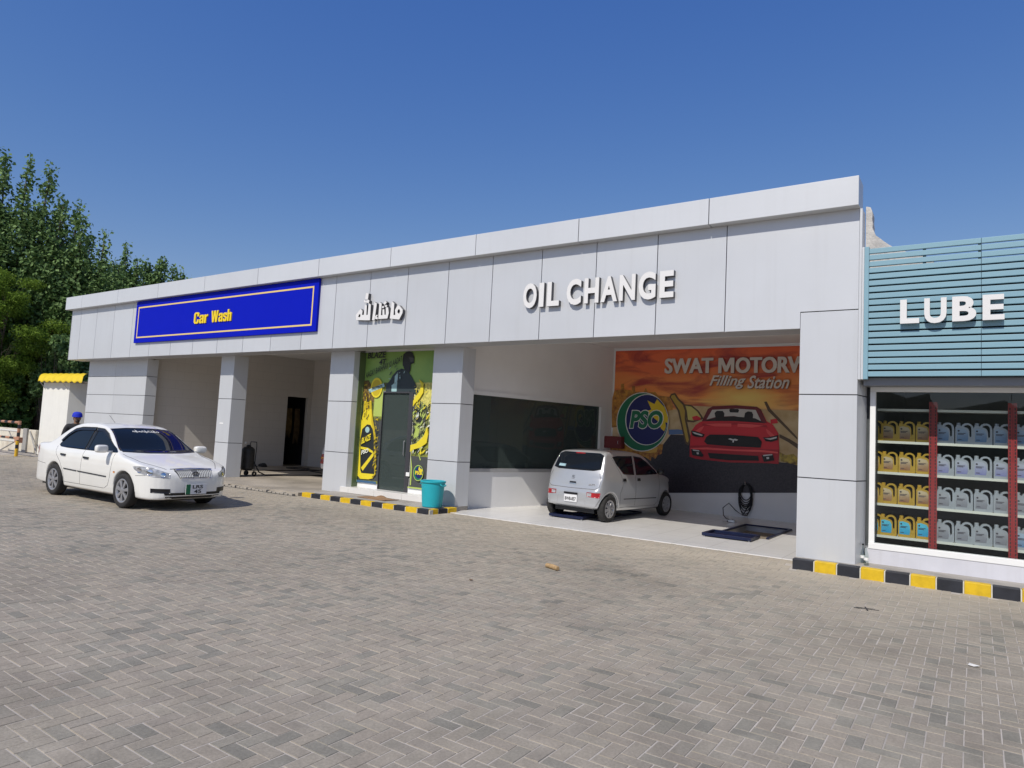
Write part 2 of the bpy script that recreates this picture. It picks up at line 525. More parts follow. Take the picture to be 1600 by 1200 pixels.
def pavers():
    u = 0.1015
    x0, x1, y0, y1 = -3.0, 34.0, -14.0, 0.26
    cs, sn = math.cos(R(1.2)), math.sin(R(1.2))
    nx, ny = int((x1 - x0) / u), int((y1 - y0) / u)
    I, J = np.meshgrid(np.arange(nx), np.arange(ny), indexing='ij')
    c = (I - J) % 4
    H = c == 0
    Vv = c == 3
    ax = np.concatenate([I[H], I[Vv]]); ay = np.concatenate([J[H], J[Vv]])
    w_ = np.concatenate([np.full(H.sum(), 2), np.full(Vv.sum(), 1)])
    h_ = np.concatenate([np.full(H.sum(), 1), np.full(Vv.sum(), 2)])
    X0 = x0 + ax * u; Y0 = y0 + ay * u
    X1 = X0 + w_ * u; Y1 = Y0 + h_ * u
    cx, cy = (X0 + X1) / 2, (Y0 + Y1) / 2
    keep = ~((cx > 4.4) & (cx < 13.75) & (cy > -0.5)) & ~((cx > 13.7) & (cx < 17.95) & (cy > -0.42)) & ~((cx > 24.8) & (cy > -0.2)) & ~((cx < 0.4) & (cy > -0.1))
    # leave out what neither this view nor one a few steps aside could see
    dx, dy = cx - CAM.x, cy - CAM.y
    keep &= ~((dy < -0.6) | ((dx > 6.0)))
    X0, X1, Y0, Y1 = X0[keep], X1[keep], Y0[keep], Y1[keep]
    n = len(X0)
    g = 0.0022 + rng.random(n) * 0.0020
    jx, jy = (rng.random(n) - .5) * 0.003, (rng.random(n) - .5) * 0.003
    zt = (rng.random(n) - .5) * 0.0026
    ch = 0.0026
    def ring(ins, z):
        a, b, c_, d = X0 + g + ins + jx, X1 - g - ins + jx, Y0 + g + ins + jy, Y1 - g - ins + jy
        P = np.stack([np.stack([a, c_, z], 1), np.stack([b, c_, z], 1), np.stack([b, d, z], 1), np.stack([a, d, z], 1)], 1)
        return P
    tilt = (rng.random((n, 4)) - .5) * 0.002 * np.where(rng.random(n) < .04, 2.6, 1)[:, None]
    top = ring(ch, zt)
    top[:, :, 2] += tilt
    bot = ring(0, zt - 0.005)
    V = np.concatenate([top, bot], 1).reshape(-1, 3)
    t = np.clip((V[:, 0] - 17.5) / 7.0, 0, 1)
    uu = np.clip((0.26 - V[:, 1]) / 0.7, 0, 1)
    V[:, 2] += -0.07 * t * t * (3 - 2 * t) * uu * uu * (3 - 2 * uu)
    base = (np.arange(n) * 8)[:, None]
    F = [base + np.array([[0, 1, 2, 3]])]
    for k in range(4):
        k2 = (k + 1) % 4
        F.append(base + np.array([[4 + k, 4 + k2, k2, k]]))
    F = np.stack(F, 1).reshape(-1, 4)
    me = bpy.data.meshes.new('pavement')
    me.vertices.add(len(V)); me.vertices.foreach_set('co', V.ravel())
    me.loops.add(F.size); me.loops.foreach_set('vertex_index', F.ravel().astype(np.int32))
    me.polygons.add(len(F)); me.polygons.foreach_set('loop_start', np.arange(0, F.size, 4, dtype=np.int32))
    me.polygons.foreach_set('use_smooth', [False] * len(F))
    me.update()
    m = bpy.data.materials.new('concrete_paver')
    m.use_nodes = True
    nt_ = m.node_tree; L = nt_.links.new; N = nt_.nodes.new
    b = nt_.nodes['Principled BSDF']; b.inputs['Roughness'].default_value = 0.8
    b.inputs['Specular IOR Level'].default_value = 0.35
    geo = N('ShaderNodeNewGeometry'); tc = N('ShaderNodeTexCoord')
    big = N('ShaderNodeTexNoise'); big.inputs['Scale'].default_value = 0.55; big.inputs['Detail'].default_value = 3
    L(tc.outputs['Object'], big.inputs['Vector'])
    m1 = N('ShaderNodeMath'); m1.operation = 'MULTIPLY_ADD'; m1.inputs[1].default_value = 1.1; m1.inputs[2].default_value = -0.53
    L(big.outputs[0], m1.inputs[0])
    m2 = N('ShaderNodeMath'); m2.operation = 'ADD'
    L(geo.outputs['Random Per Island'], m2.inputs[0]); L(m1.outputs[0], m2.inputs[1])
    cr = N('ShaderNodeValToRGB'); e = cr.color_ramp.elements
    e[0].position = 0.0; e[0].color = (0.337, 0.302, 0.241, 1)
    e[1].position = 1.0; e[1].color = (0.243, 0.229, 0.191, 1)
    for p, c3 in ((0.25, (0.329, 0.290, 0.235)), (0.5, (0.335, 0.302, 0.243)), (0.68, (0.314, 0.279, 0.229)), (0.86, (0.298, 0.276, 0.225)), (0.96, (0.266, 0.250, 0.207))):
        q = e.new(p); q.color = (*c3, 1)
    L(m2.outputs[0], cr.inputs[0])
    fine = N('ShaderNodeTexNoise'); fine.inputs['Scale'].default_value = 55; fine.inputs['Detail'].default_value = 5; fine.inputs['Roughness'].default_value = 0.7
    L(tc.outputs['Object'], fine.inputs['Vector'])
    mid = N('ShaderNodeTexNoise'); mid.inputs['Scale'].default_value = 5; mid.inputs['Detail'].default_value = 6
    L(tc.outputs['Object'], mid.inputs['Vector'])
    r1 = N('ShaderNodeMapRange'); r1.inputs[1].default_value = 0.3; r1.inputs[2].default_value = 0.7; r1.inputs[3].default_value = 0.80; r1.inputs[4].default_value = 1.14
    L(fine.outputs[0], r1.inputs[0])
    r2_ = N('ShaderNodeMapRange'); r2_.inputs[1].default_value = 0.3; r2_.inputs[2].default_value = 0.7; r2_.inputs[3].default_value = 0.88; r2_.inputs[4].default_value = 1.08
    L(mid.outputs[0], r2_.inputs[0])
    st = N('ShaderNodeTexNoise'); st.inputs['Scale'].default_value = 0.38; st.inputs['Detail'].default_value = 9; st.inputs['Roughness'].default_value = 0.62; st.inputs['Distortion'].default_value = 0.7
    L(tc.outputs['Object'], st.inputs['Vector'])
    r3 = N('ShaderNodeMapRange'); r3.inputs[1].default_value = 0.50; r3.inputs[2].default_value = 0.68; r3.inputs[3].default_value = 1.03; r3.inputs[4].default_value = 0.80
    L(st.outputs[0], r3.inputs[0])
    m0 = N('ShaderNodeMath'); m0.operation = 'MULTIPLY'; L(r1.outputs[0], m0.inputs[0]); L(r2_.outputs[0], m0.inputs[1])
    mm = N('ShaderNodeMath'); mm.operation = 'MULTIPLY'; L(m0.outputs[0], mm.inputs[0]); L(r3.outputs[0], mm.inputs[1])
    wm = N('ShaderNodeVectorMath'); wm.operation = 'MULTIPLY'; wm.inputs[1].default_value = (1.04, 1.02, 1.0); L(cr.outputs[0], wm.inputs[0])
    vm = N('ShaderNodeVectorMath'); vm.operation = 'SCALE'; L(wm.outputs[0], vm.inputs[0]); L(mm.outputs[0], vm.inputs['Scale'])
    # blown sand lying over the pavers near the shop fronts
    sp = N('ShaderNodeSeparateXYZ'); L(tc.outputs['Object'], sp.inputs[0])
    sr = N('ShaderNodeMapRange'); sr.inputs[1].default_value = -3.6; sr.inputs[2].default_value = -0.2; sr.inputs[3].default_value = -0.25; sr.inputs[4].default_value = 0.62
    L(sp.outputs[1], sr.inputs[0])
    sn_ = N('ShaderNodeTexNoise'); sn_.inputs['Scale'].default_value = 0.9; sn_.inputs['Detail'].default_value = 7
    L(tc.outputs['Object'], sn_.inputs['Vector'])
    sm = N('ShaderNodeMath'); sm.operation = 'MULTIPLY_ADD'; sm.inputs[1].default_value = 1.1; L(sn_.outputs[0], sm.inputs[0])
    sa = N('ShaderNodeMath'); sa.operation = 'ADD'; sa.inputs[1].default_value = -0.55; L(sr.outputs[0], sa.inputs[0]); L(sa.outputs[0], sm.inputs[2])
    sc_ = N('ShaderNodeClamp'); sc_.inputs['Max'].default_value = 0.75; L(sm.outputs[0], sc_.inputs[0])
    mx = N('ShaderNodeMix'); mx.data_type = 'RGBA'; L(sc_.outputs[0], mx.inputs[0]); L(vm.outputs[0], mx.inputs[6]); mx.inputs[7].default_value = (0.43, 0.38, 0.30, 1)
    L(mx.outputs[2], b.inputs['Base Color'])
    bp = N('ShaderNodeBump'); bp.inputs['Strength'].default_value = 0.35; bp.inputs['Distance'].default_value = 0.004
    L(fine.outputs[0], bp.inputs['Height']); L(bp.outputs[0], b.inputs['Normal'])
    me.materials.append(m)
    o = bpy.data.objects.new('pavement', me)
    C.objects.link(o)
    structure(o)
pavers()

def hills():
    """low ridge far behind the viewpoint, met with only in the shop glass"""
    mb = MB(); g = np.random.default_rng(5)
    n = 90; vs = []
    hs = np.convolve(g.random(n + 30), np.ones(9) / 9, 'same')[15:15 + n + 1]
    for i in range(n + 1):
        x = -900 + 1800 * i / n
        h = 25 + 190 * max(0, hs[i] - .35)
        for j, (dy, k) in enumerate(((0, -.02), (-60, .45), (-130, .85), (-190, 1.0), (-330, .4), (-480, -.02))):
            vs.append((x + 12 * math.sin(i * 1.7 + j), -620 + dy, h * k - 1))
    mb.add(vs, [(i * 6 + j, (i + 1) * 6 + j, (i + 1) * 6 + j + 1, i * 6 + j + 1) for i in range(n) for j in range(5)])
    structure(mb.build('hills', mat('hill_scrub', (0.10, 0.11, 0.07), .95, var=.4, vscale=.02), smooth=True))
hills()

# ---- bay floors and aprons
K = 0.188                     # the building's side walls run back at an angle to the front
def wash_floor():
    mb = MB()
    mb.prism([(4.5, -0.43), (13.75, -0.43), (13.75, 6.8), (4.2, 6.8), (4.3, 0.9)], (0, 0, -0.02), X3, Y3, (0, 0, 0.10))
    structure(mb.build('wash_bay_floor', mat('wet_concrete', (0.44, 0.39, 0.32), 0.7, var=0.45, vscale=0.9, bump=0.25, bscale=18)))
    mb = MB()
    for i in range(46):       # broken rubble edge with a drain slot along the front of the slab
        x = 6.2 + i * 0.162 + rng.random() * 0.03
        mb.box(x, -0.53 + rng.random() * 0.03, -0.02, x + 0.13, -0.435, 0.03 + rng.random() * 0.035, 0)
    mb.box(6.0, -0.56, -0.01, 13.75, -0.434, 0.004, 1)
    structure(mb.build('drain_edge', [M['concrete'], M['dark']], bevel=0.008))
wash_floor()

PITS = [(22.98, 23.86, 2.28, 4.2), (19.62, 20.42, 2.3, 4.3)]
def oil_floor():
    """white tiled slab with two inspection pits left open"""
    mb = MB()
    hx = [[(a, c), (b, c), (b, d), (a, d)] for a, b, c, d in PITS]
    mb.prism([(17.45, 0.24), (25.2, 0.24), (26.2, 6.0), (18.9, 6.0), (17.5, 0.9)], (0, 0, -0.01), X3, Y3, (0, 0, 0.018), holes=hx)
    structure(mb.build('oil_bay_floor', M['floortile']))
    mb = MB()
    for a, b, c, d in PITS:
        mb.add([(a, c, 0), (b, c, 0), (b, d, 0), (a, d, 0), (a, c, -1.3), (b, c, -1.3), (b, d, -1.3), (a, d, -1.3)],
               [(4, 5, 6, 7), (0, 1, 5, 4), (1, 2, 6, 5), (2, 3, 7, 6), (3, 0, 4, 7)])
    structure(mb.build('pit_walls', mat('pit_grey_paint', (0.40, 0.41, 0.43), 0.5, var=0.2)))
oil_floor()

def walkway():
    mb = MB()
    mb.prism([(13.85, -0.30), (17.80, -0.30), (17.80, 0.95), (14.0, 0.95)], (0, 0, -0.02), X3, Y3, (0, 0, 0.118))
    mb.prism([(24.95, -0.10), (34, -0.10), (34, 0.5), (25.0, 0.5)], (0, 0, -0.1), X3, Y3, (0, 0, 0.198))
    structure(mb.build('walkway', mat('screed', (0.40, 0.37, 0.33), 0.9, var=0.3, vscale=3, bump=0.4, bscale=40)))
walkway()

def kerb_run(pts, z0, z1, start, joints=0.018, length=0.302, name='kerb'):
    """yellow and black kerb blocks with pale mortar between them along a polyline (outer face line)"""
    mb = MB()
    k = start
    for (a, b) in zip(pts[:-1], pts[1:]):
        a, b = Vector((*a, 0)), Vector((*b, 0))
        L_ = (b - a).length
        t = (b - a).normalized()
        nrm = Vector((-t.y, t.x, 0))
        n = max(1, round(L_ / length))
        st = L_ / n
        for i in range(n):
            p = a + t * (i * st + joints / 2)
            q = a + t * ((i + 1) * st - joints / 2)
            za, zb_ = z0(p.x), z1(p.x)
            jig = (rng.random() - .5) * 0.008
            P = [p + nrm * jig, q + nrm * jig, q + nrm * 0.14, p + nrm * 0.14]
            vs = [(v.x, v.y, za) for v in P] + [(v.x, v.y, zb_ + (rng.random() - .5) * 0.004) for v in P]
            mb.add(vs, [(0, 3, 2, 1), (4, 5, 6, 7), (0, 1, 5, 4), (1, 2, 6, 5), (2, 3, 7, 6), (3, 0, 4, 7)], k % 2)
            k += 1
            p2, q2 = q + nrm * 0.006, a + t * ((i + 1) * st + joints / 2) + nrm * 0.006
            P = [p2, q2, q2 + nrm * 0.12, p2 + nrm * 0.12]
            vs = [(v.x, v.y, za) for v in P] + [(v.x, v.y, zb_ - 0.008) for v in P]
            mb.add(vs, [(0, 3, 2, 1), (4, 5, 6, 7), (0, 1, 5, 4), (1, 2, 6, 5), (2, 3, 7, 6), (3, 0, 4, 7)], 2)
    structure(mb.build(name, [M['kyellow'], M['kblack'], M['kwhite']], bevel=0.012))
kerb_run([(13.86, -0.42), (17.86, -0.42), (17.9, 0.45)], lambda x: -0.02, lambda x: 0.102, 0, length=0.333)
kerb_run([(24.84, -0.22), (34.0, -0.26)], lambda x: -0.11, lambda x: 0.100, 1, length=0.3005)

# ================================================================== SERVICE BUILDING
bld = thing('service_building', 'long silver clad garage building with open wash and oil change bays', 'building', (0, 0, 0))
def fascia():
    xs = [0.0, 0.68, 1.86, 3.09, 4.32, 5.5, 6.75, 7.96, 9.2, 10.42, 11.64, 12.88, 14.08, 15.27, 16.47, 17.66, 18.84, 20.04, 21.24, 22.45, 23.67]
    mb = MB()
    for a, b in zip(xs[:-1], xs[1:]):
        mb.box(a + 0.007, 0.0, 3.6, b - 0.007, 0.05, 5.395, 0)
    mb.prism([(23.677, 3.6), (24.845, 3.6), (24.845, 3.862), (25.66, 3.862), (25.66, 5.395), (23.677, 5.395)], (0, 0, 0), X3, Z3, (0, 0.05, 0), 0)
    o = mb.build('fascia', [M['alu']], bld, bevel=0.004)
    mb = MB()
    mb.box(0.02, 0.052, 3.62, 24.83, 0.5, 5.39, 0)
    mb.box(24.83, 0.052, 3.9, 25.64, 0.5, 5.39, 0)
    mb.build('fascia_frame', M['seam'], bld)
    mb = MB()
    mb.box(-0.03, 0.0, 3.59, -0.002, 0.55, 5.393, 0)
    mb.build('fascia_end_panel', M['alu'], bld, bevel=0.003)
    mb = MB()
    mb.box(25.662, 0.004, 2.80, 25.70, 0.30, 5.393, 0)
    mb.build('fascia_end_panel', M['alu'], bld, bevel=0.003)
fascia()
def cornice():
    xs = [-0.18, 1.04, 3.58, 6.09, 8.62, 11.13, 13.59, 16.06, 18.5, 20.93, 23.41, 25.675]
    mb = MB()
    for a, b in zip(xs[:-1], xs[1:]):
        mb.box(a + 0.006, -0.185, 5.397, b - 0.006, 0.28, 5.846, 0)
    mb.build('cornice', M['alu2'], bld, bevel=0.006)
    MB().box(-0.16, -0.165, 5.42, 25.65, 0.25, 5.82).build('cornice_frame', M['seam'], bld)
cornice()
def column(x0, x1, y0, dep, zs, ztop, zbot=0.0, vs=None, lean=K):
    """clad column: stacked panels with dark open joints; side faces follow the skewed plan"""
    mb = MB()
    lv = [zbot] + sorted(zs) + [ztop]
    g = 0.008
    for a, b in zip(lv[:-1], lv[1:]):
        a2 = a + (g if a != zbot else 0)
        b2 = b - (g if b != ztop else 0)
        cuts = [x0] + (vs or []) + [x1]
        for c, d in zip(cuts[:-1], cuts[1:]):
            c2 = c + (g * .6 if c != x0 else 0)
            d2 = d - (g * .6 if d != x1 else 0)
            mb.prism([(c2, y0), (d2, y0), (d2 + lean * dep, y0 + dep), (c2 + lean * dep, y0 + dep)], (0, 0, a2), X3, Y3, (0, 0, b2 - a2), 0)
    i = 0.012
    mb.prism([(x0 + i, y0 + i), (x1 - i, y0 + i), (x1 + lean * dep - i, y0 + dep - i), (x0 + lean * dep + i, y0 + dep - i)], (0, 0, zbot + .001), X3, Y3, (0, 0, ztop - zbot - .002), 1)
    return mb.build('column', [M['alu'], M['seam']], bld, bevel=0.004)
column(0.42, 4.46, 0.546, 0.335, [0.44, 1.09, 1.74, 2.39, 3.03], 3.598, 0.0, [2.38])
column(8.633, 9.282, 0.546, 0.42, [1.064, 2.339], 3.598, 0.06)
column(13.432, 14.296, 0.546, 0.36, [1.064, 2.339], 3.598, 0.06)
column(16.898, 17.752, 0.546, 0.37, [1.064, 2.339], 3.598, 0.099)
column(24.85, 25.66, 0.0, 0.43, [1.30, 2.571], 3.846, 0.099)

def walls():
    B = lambda *a: MB().box(*a)
    # soffit behind the fascia, the beam over the openings, bay ceilings and roof
    mb = MB()
    mb.prism([(0, 0.052), (24.83, 0.052), (24.83, 0.545), (0, 0.545)], (0, 0, 3.597), X3, Y3, (0, 0, 0.02))
    mb.build('soffit', M['soffit'], bld)
    B(0.02, 0.50, 3.602, 25.6, 0.60, 4.7).build('beam', M['plaster'], bld)
    B(4.0, 0.60, 4.25, 27.0, 7.0, 4.33).build('ceiling', M['ceil'], bld)
    B(0.0, 0.51, 4.70, 25.55, 7.2, 4.9).build('roof', M['concrete'], bld)
    # outer left wall and back
    MB().prism([(0.75, 0.9), (1.0, 0.9), (2.2, 7.0), (1.95, 7.0)], (0, 0, 0), X3, Y3, (0, 0, 4.7)).build('outer_wall', M['plaster'], bld)
    MB().prism([(0.0, 7.0), (27.2, 7.0), (27.2, 7.2), (0.0, 7.2)], (0, 0, 0), X3, Y3, (0, 0, 4.7)).build('rear_wall', M['plaster'], bld)
    # wash bay: left wall with a doorway, back wall, right wall
    mb = MB()
    def seg(xa, ya, xb, yb, t, z0, z1):
        d = Vector((xb - xa, yb - ya, 0)).normalized()
        n_ = Vector((-d.y, d.x, 0)) * t
        mb.prism([(xa, ya), (xb, yb), (xb + n_.x, yb + n_.y), (xa + n_.x, ya + n_.y)], (0, 0, z0), X3, Y3, (0, 0, z1 - z0), 0)
    WL = lambda y: 4.27 + (y - 0.88) * 0.1976
    seg(WL(0.885), 0.885, WL(5.62), 5.62, 0.2, 0.06, 4.25)
    seg(WL(5.62), 5.62, WL(6.46), 6.46, 0.2, 2.75, 4.25)
    seg(WL(6.46), 6.46, WL(6.62), 6.62, 0.2, 0.06, 4.25)
    mb.box(WL(6.62) - 0.25, 6.62, 0.06, 15.2, 6.8, 4.25)
    seg(13.45, 0.92, 14.6, 6.62, -0.12, 0.06, 4.25)
    mb.build('wash_bay_wall', M['washtile'], bld)
    # dark store behind the doorway
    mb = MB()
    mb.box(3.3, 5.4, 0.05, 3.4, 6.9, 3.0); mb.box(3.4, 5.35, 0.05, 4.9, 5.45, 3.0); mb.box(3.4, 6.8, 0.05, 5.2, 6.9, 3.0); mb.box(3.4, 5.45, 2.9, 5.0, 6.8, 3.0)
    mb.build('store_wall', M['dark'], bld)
    # office between the bays: poster wall with doorway, dark room behind
    mb = MB()
    mb.box(14.30, 0.89, 0.1, 15.06, 0.99, 4.2); mb.box(16.05, 0.89, 0.1, 17.6, 0.99, 4.2); mb.box(15.06, 0.89, 2.62, 16.05, 0.99, 4.2)
    mb.build('office_front_wall', M['plaster'], bld)
    mb = MB()
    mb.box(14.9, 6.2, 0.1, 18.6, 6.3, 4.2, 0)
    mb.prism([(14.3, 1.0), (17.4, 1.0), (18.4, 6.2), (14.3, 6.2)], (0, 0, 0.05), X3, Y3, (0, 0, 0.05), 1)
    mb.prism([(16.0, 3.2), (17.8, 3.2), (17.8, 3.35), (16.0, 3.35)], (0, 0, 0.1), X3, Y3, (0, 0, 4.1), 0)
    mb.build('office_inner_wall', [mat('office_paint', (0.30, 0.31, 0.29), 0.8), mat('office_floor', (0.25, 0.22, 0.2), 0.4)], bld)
    # oil bay left wall: low white wall, window, plaster above
    WA = lambda y: 17.56 + (y - 0.88) * 0.248
    mb = MB()
    seg(WA(0.9), 0.9, WA(5.95), 5.95, 0.16, 0.0, 0.83)
    mb.build('low_wall', M['lowwall'], bld)
    mb = MB()
    seg(WA(0.9), 0.9, WA(5.92), 5.92, 0.16, 2.69, 4.25)
    seg(WA(5.62), 5.62, WA(5.92), 5.92, 0.15, 0.832, 2.69)
    mb.build('plaster_wall', M['plaster'], bld)
    def bar(ya, yb, z0, z1, proud=0.02, t=0.14):
        m2 = MB()
        d = Vector((0.248, 1, 0)).normalized(); n_ = Vector((d.y, -d.x, 0))
        a = Vector((WA(ya), ya, 0)) + n_ * proud; b = Vector((WA(yb), yb, 0)) + n_ * proud
        m2.prism([(a.x, a.y), (b.x, b.y), (b.x - n_.x * t, b.y - n_.y * t), (a.x - n_.x * t, a.y - n_.y * t)], (0, 0, z0), X3, Y3, (0, 0, z1 - z0))
        return m2
    win = bar(0.9, 5.62, 0.833, 0.91, 0.03, 0.2).build('window', M['soffit'], bld)
    bar(0.9, 5.62, 2.60, 2.69, 0.02).build('frame', M['ceil'], win)
    bar(5.45, 5.62, 0.912, 2.598, 0.025).build('frame', M['ceil'], win)
    bar(0.9, 0.97, 0.912, 2.598, 0.02).build('frame', M['ceil'], win)
    for a, b in ((0.975, 1.93), (1.935, 3.93), (3.935, 5.445)):
        bar(a, b, 0.914, 2.597, -0.05, 0.01).build('pane', M['glass_smoke'], win)
    # oil bay back and right walls
    MB().box(18.7, 5.92, 0.0, 26.5, 6.05, 4.25).build('bay_rear_wall', M['lowwall'], bld)
    mb = MB()
    seg(25.3, 0.44, 26.35, 5.92, -0.14, 0.0, 4.25)
    mb.build('bay_side_wall', M['plaster'], bld)
    # unfinished mortar above the neighbouring shop
    mb = MB()
    pts = [(25.71, 2.9), (26.6, 2.9), (26.6, 4.60), (26.3, 4.72), (26.12, 4.80), (26.03, 4.87), (25.95, 4.94), (25.89, 5.0), (25.845, 5.04), (25.825, 5.10), (25.80, 5.16), (25.805, 5.22), (25.795, 5.30), (25.80, 5.38), (25.79, 5.44), (25.77, 5.49), (25.71, 5.51)]
    mb.prism(pts, (0, 0.30, 0), X3, Z3, (0, 0.25, 0))
    mb.build('rough_wall', M['rough'], bld, bevel=0.02)
    # step in front of the office door
    mb = MB()
    for a, b in ((14.12, 14.42), (14.42, 15.3), (15.3, 16.2), (16.2, 16.9)):
        mb.box(a + .002, 0.52, 0.099, b - .002, 0.888, 0.235)
    mb.build('step', M['steptile'], bld, bevel=0.006)
    mb = MB()
    mb.box(14.28, 0.868, 0.236, 15.055, 0.889, 0.35); mb.build('skirting', M['whitetrim'], bld); mb = MB(); mb.box(16.06, 0.868, 0.236, 16.95, 0.889, 0.35)
    mb.build('skirting', M['whitetrim'], bld)
    # glass door in the office doorway
    d = MB().box(15.07, 0.90, 0.24, 15.93, 0.912, 2.58).build('door', M['glass_smoke'], bld)
    mb = MB(); mb.box(15.93, 0.86, 0.24, 16.06, 0.96, 2.61); mb.box(15.055, 0.86, 2.582, 15.93, 0.96, 2.62); mb.box(15.055, 0.86, 0.24, 15.07, 0.96, 2.58)
    mb.build('frame', mat('dark_frame', (0.05, 0.05, 0.055), 0.4), d)
    MB().box(15.99, 0.845, 0.62, 16.10, 0.858, 0.71).build('sticker', M['whitetrim'], d)
    MB().tube([(15.86, 0.87, 1.1), (15.86, 0.85, 1.12), (15.86, 0.85, 1.42), (15.86, 0.87, 1.44)], 0.012).build('handle', M['steel'], d)
    # ceiling downlights of the oil bay, switched off
    for x in (20.4, 22.7):
        MB().lathe([(0.001, 4.235), (0.07, 4.235), (0.09, 4.249)], (x, 3.2, 0)).build('downlight', M['steel'], bld)
    # small tag on the second column
    MB().box(8.80, 0.540, 1.60, 8.98, 0.5455, 1.64).build('tag_plate', M['whitetrim'], bld)
walls()
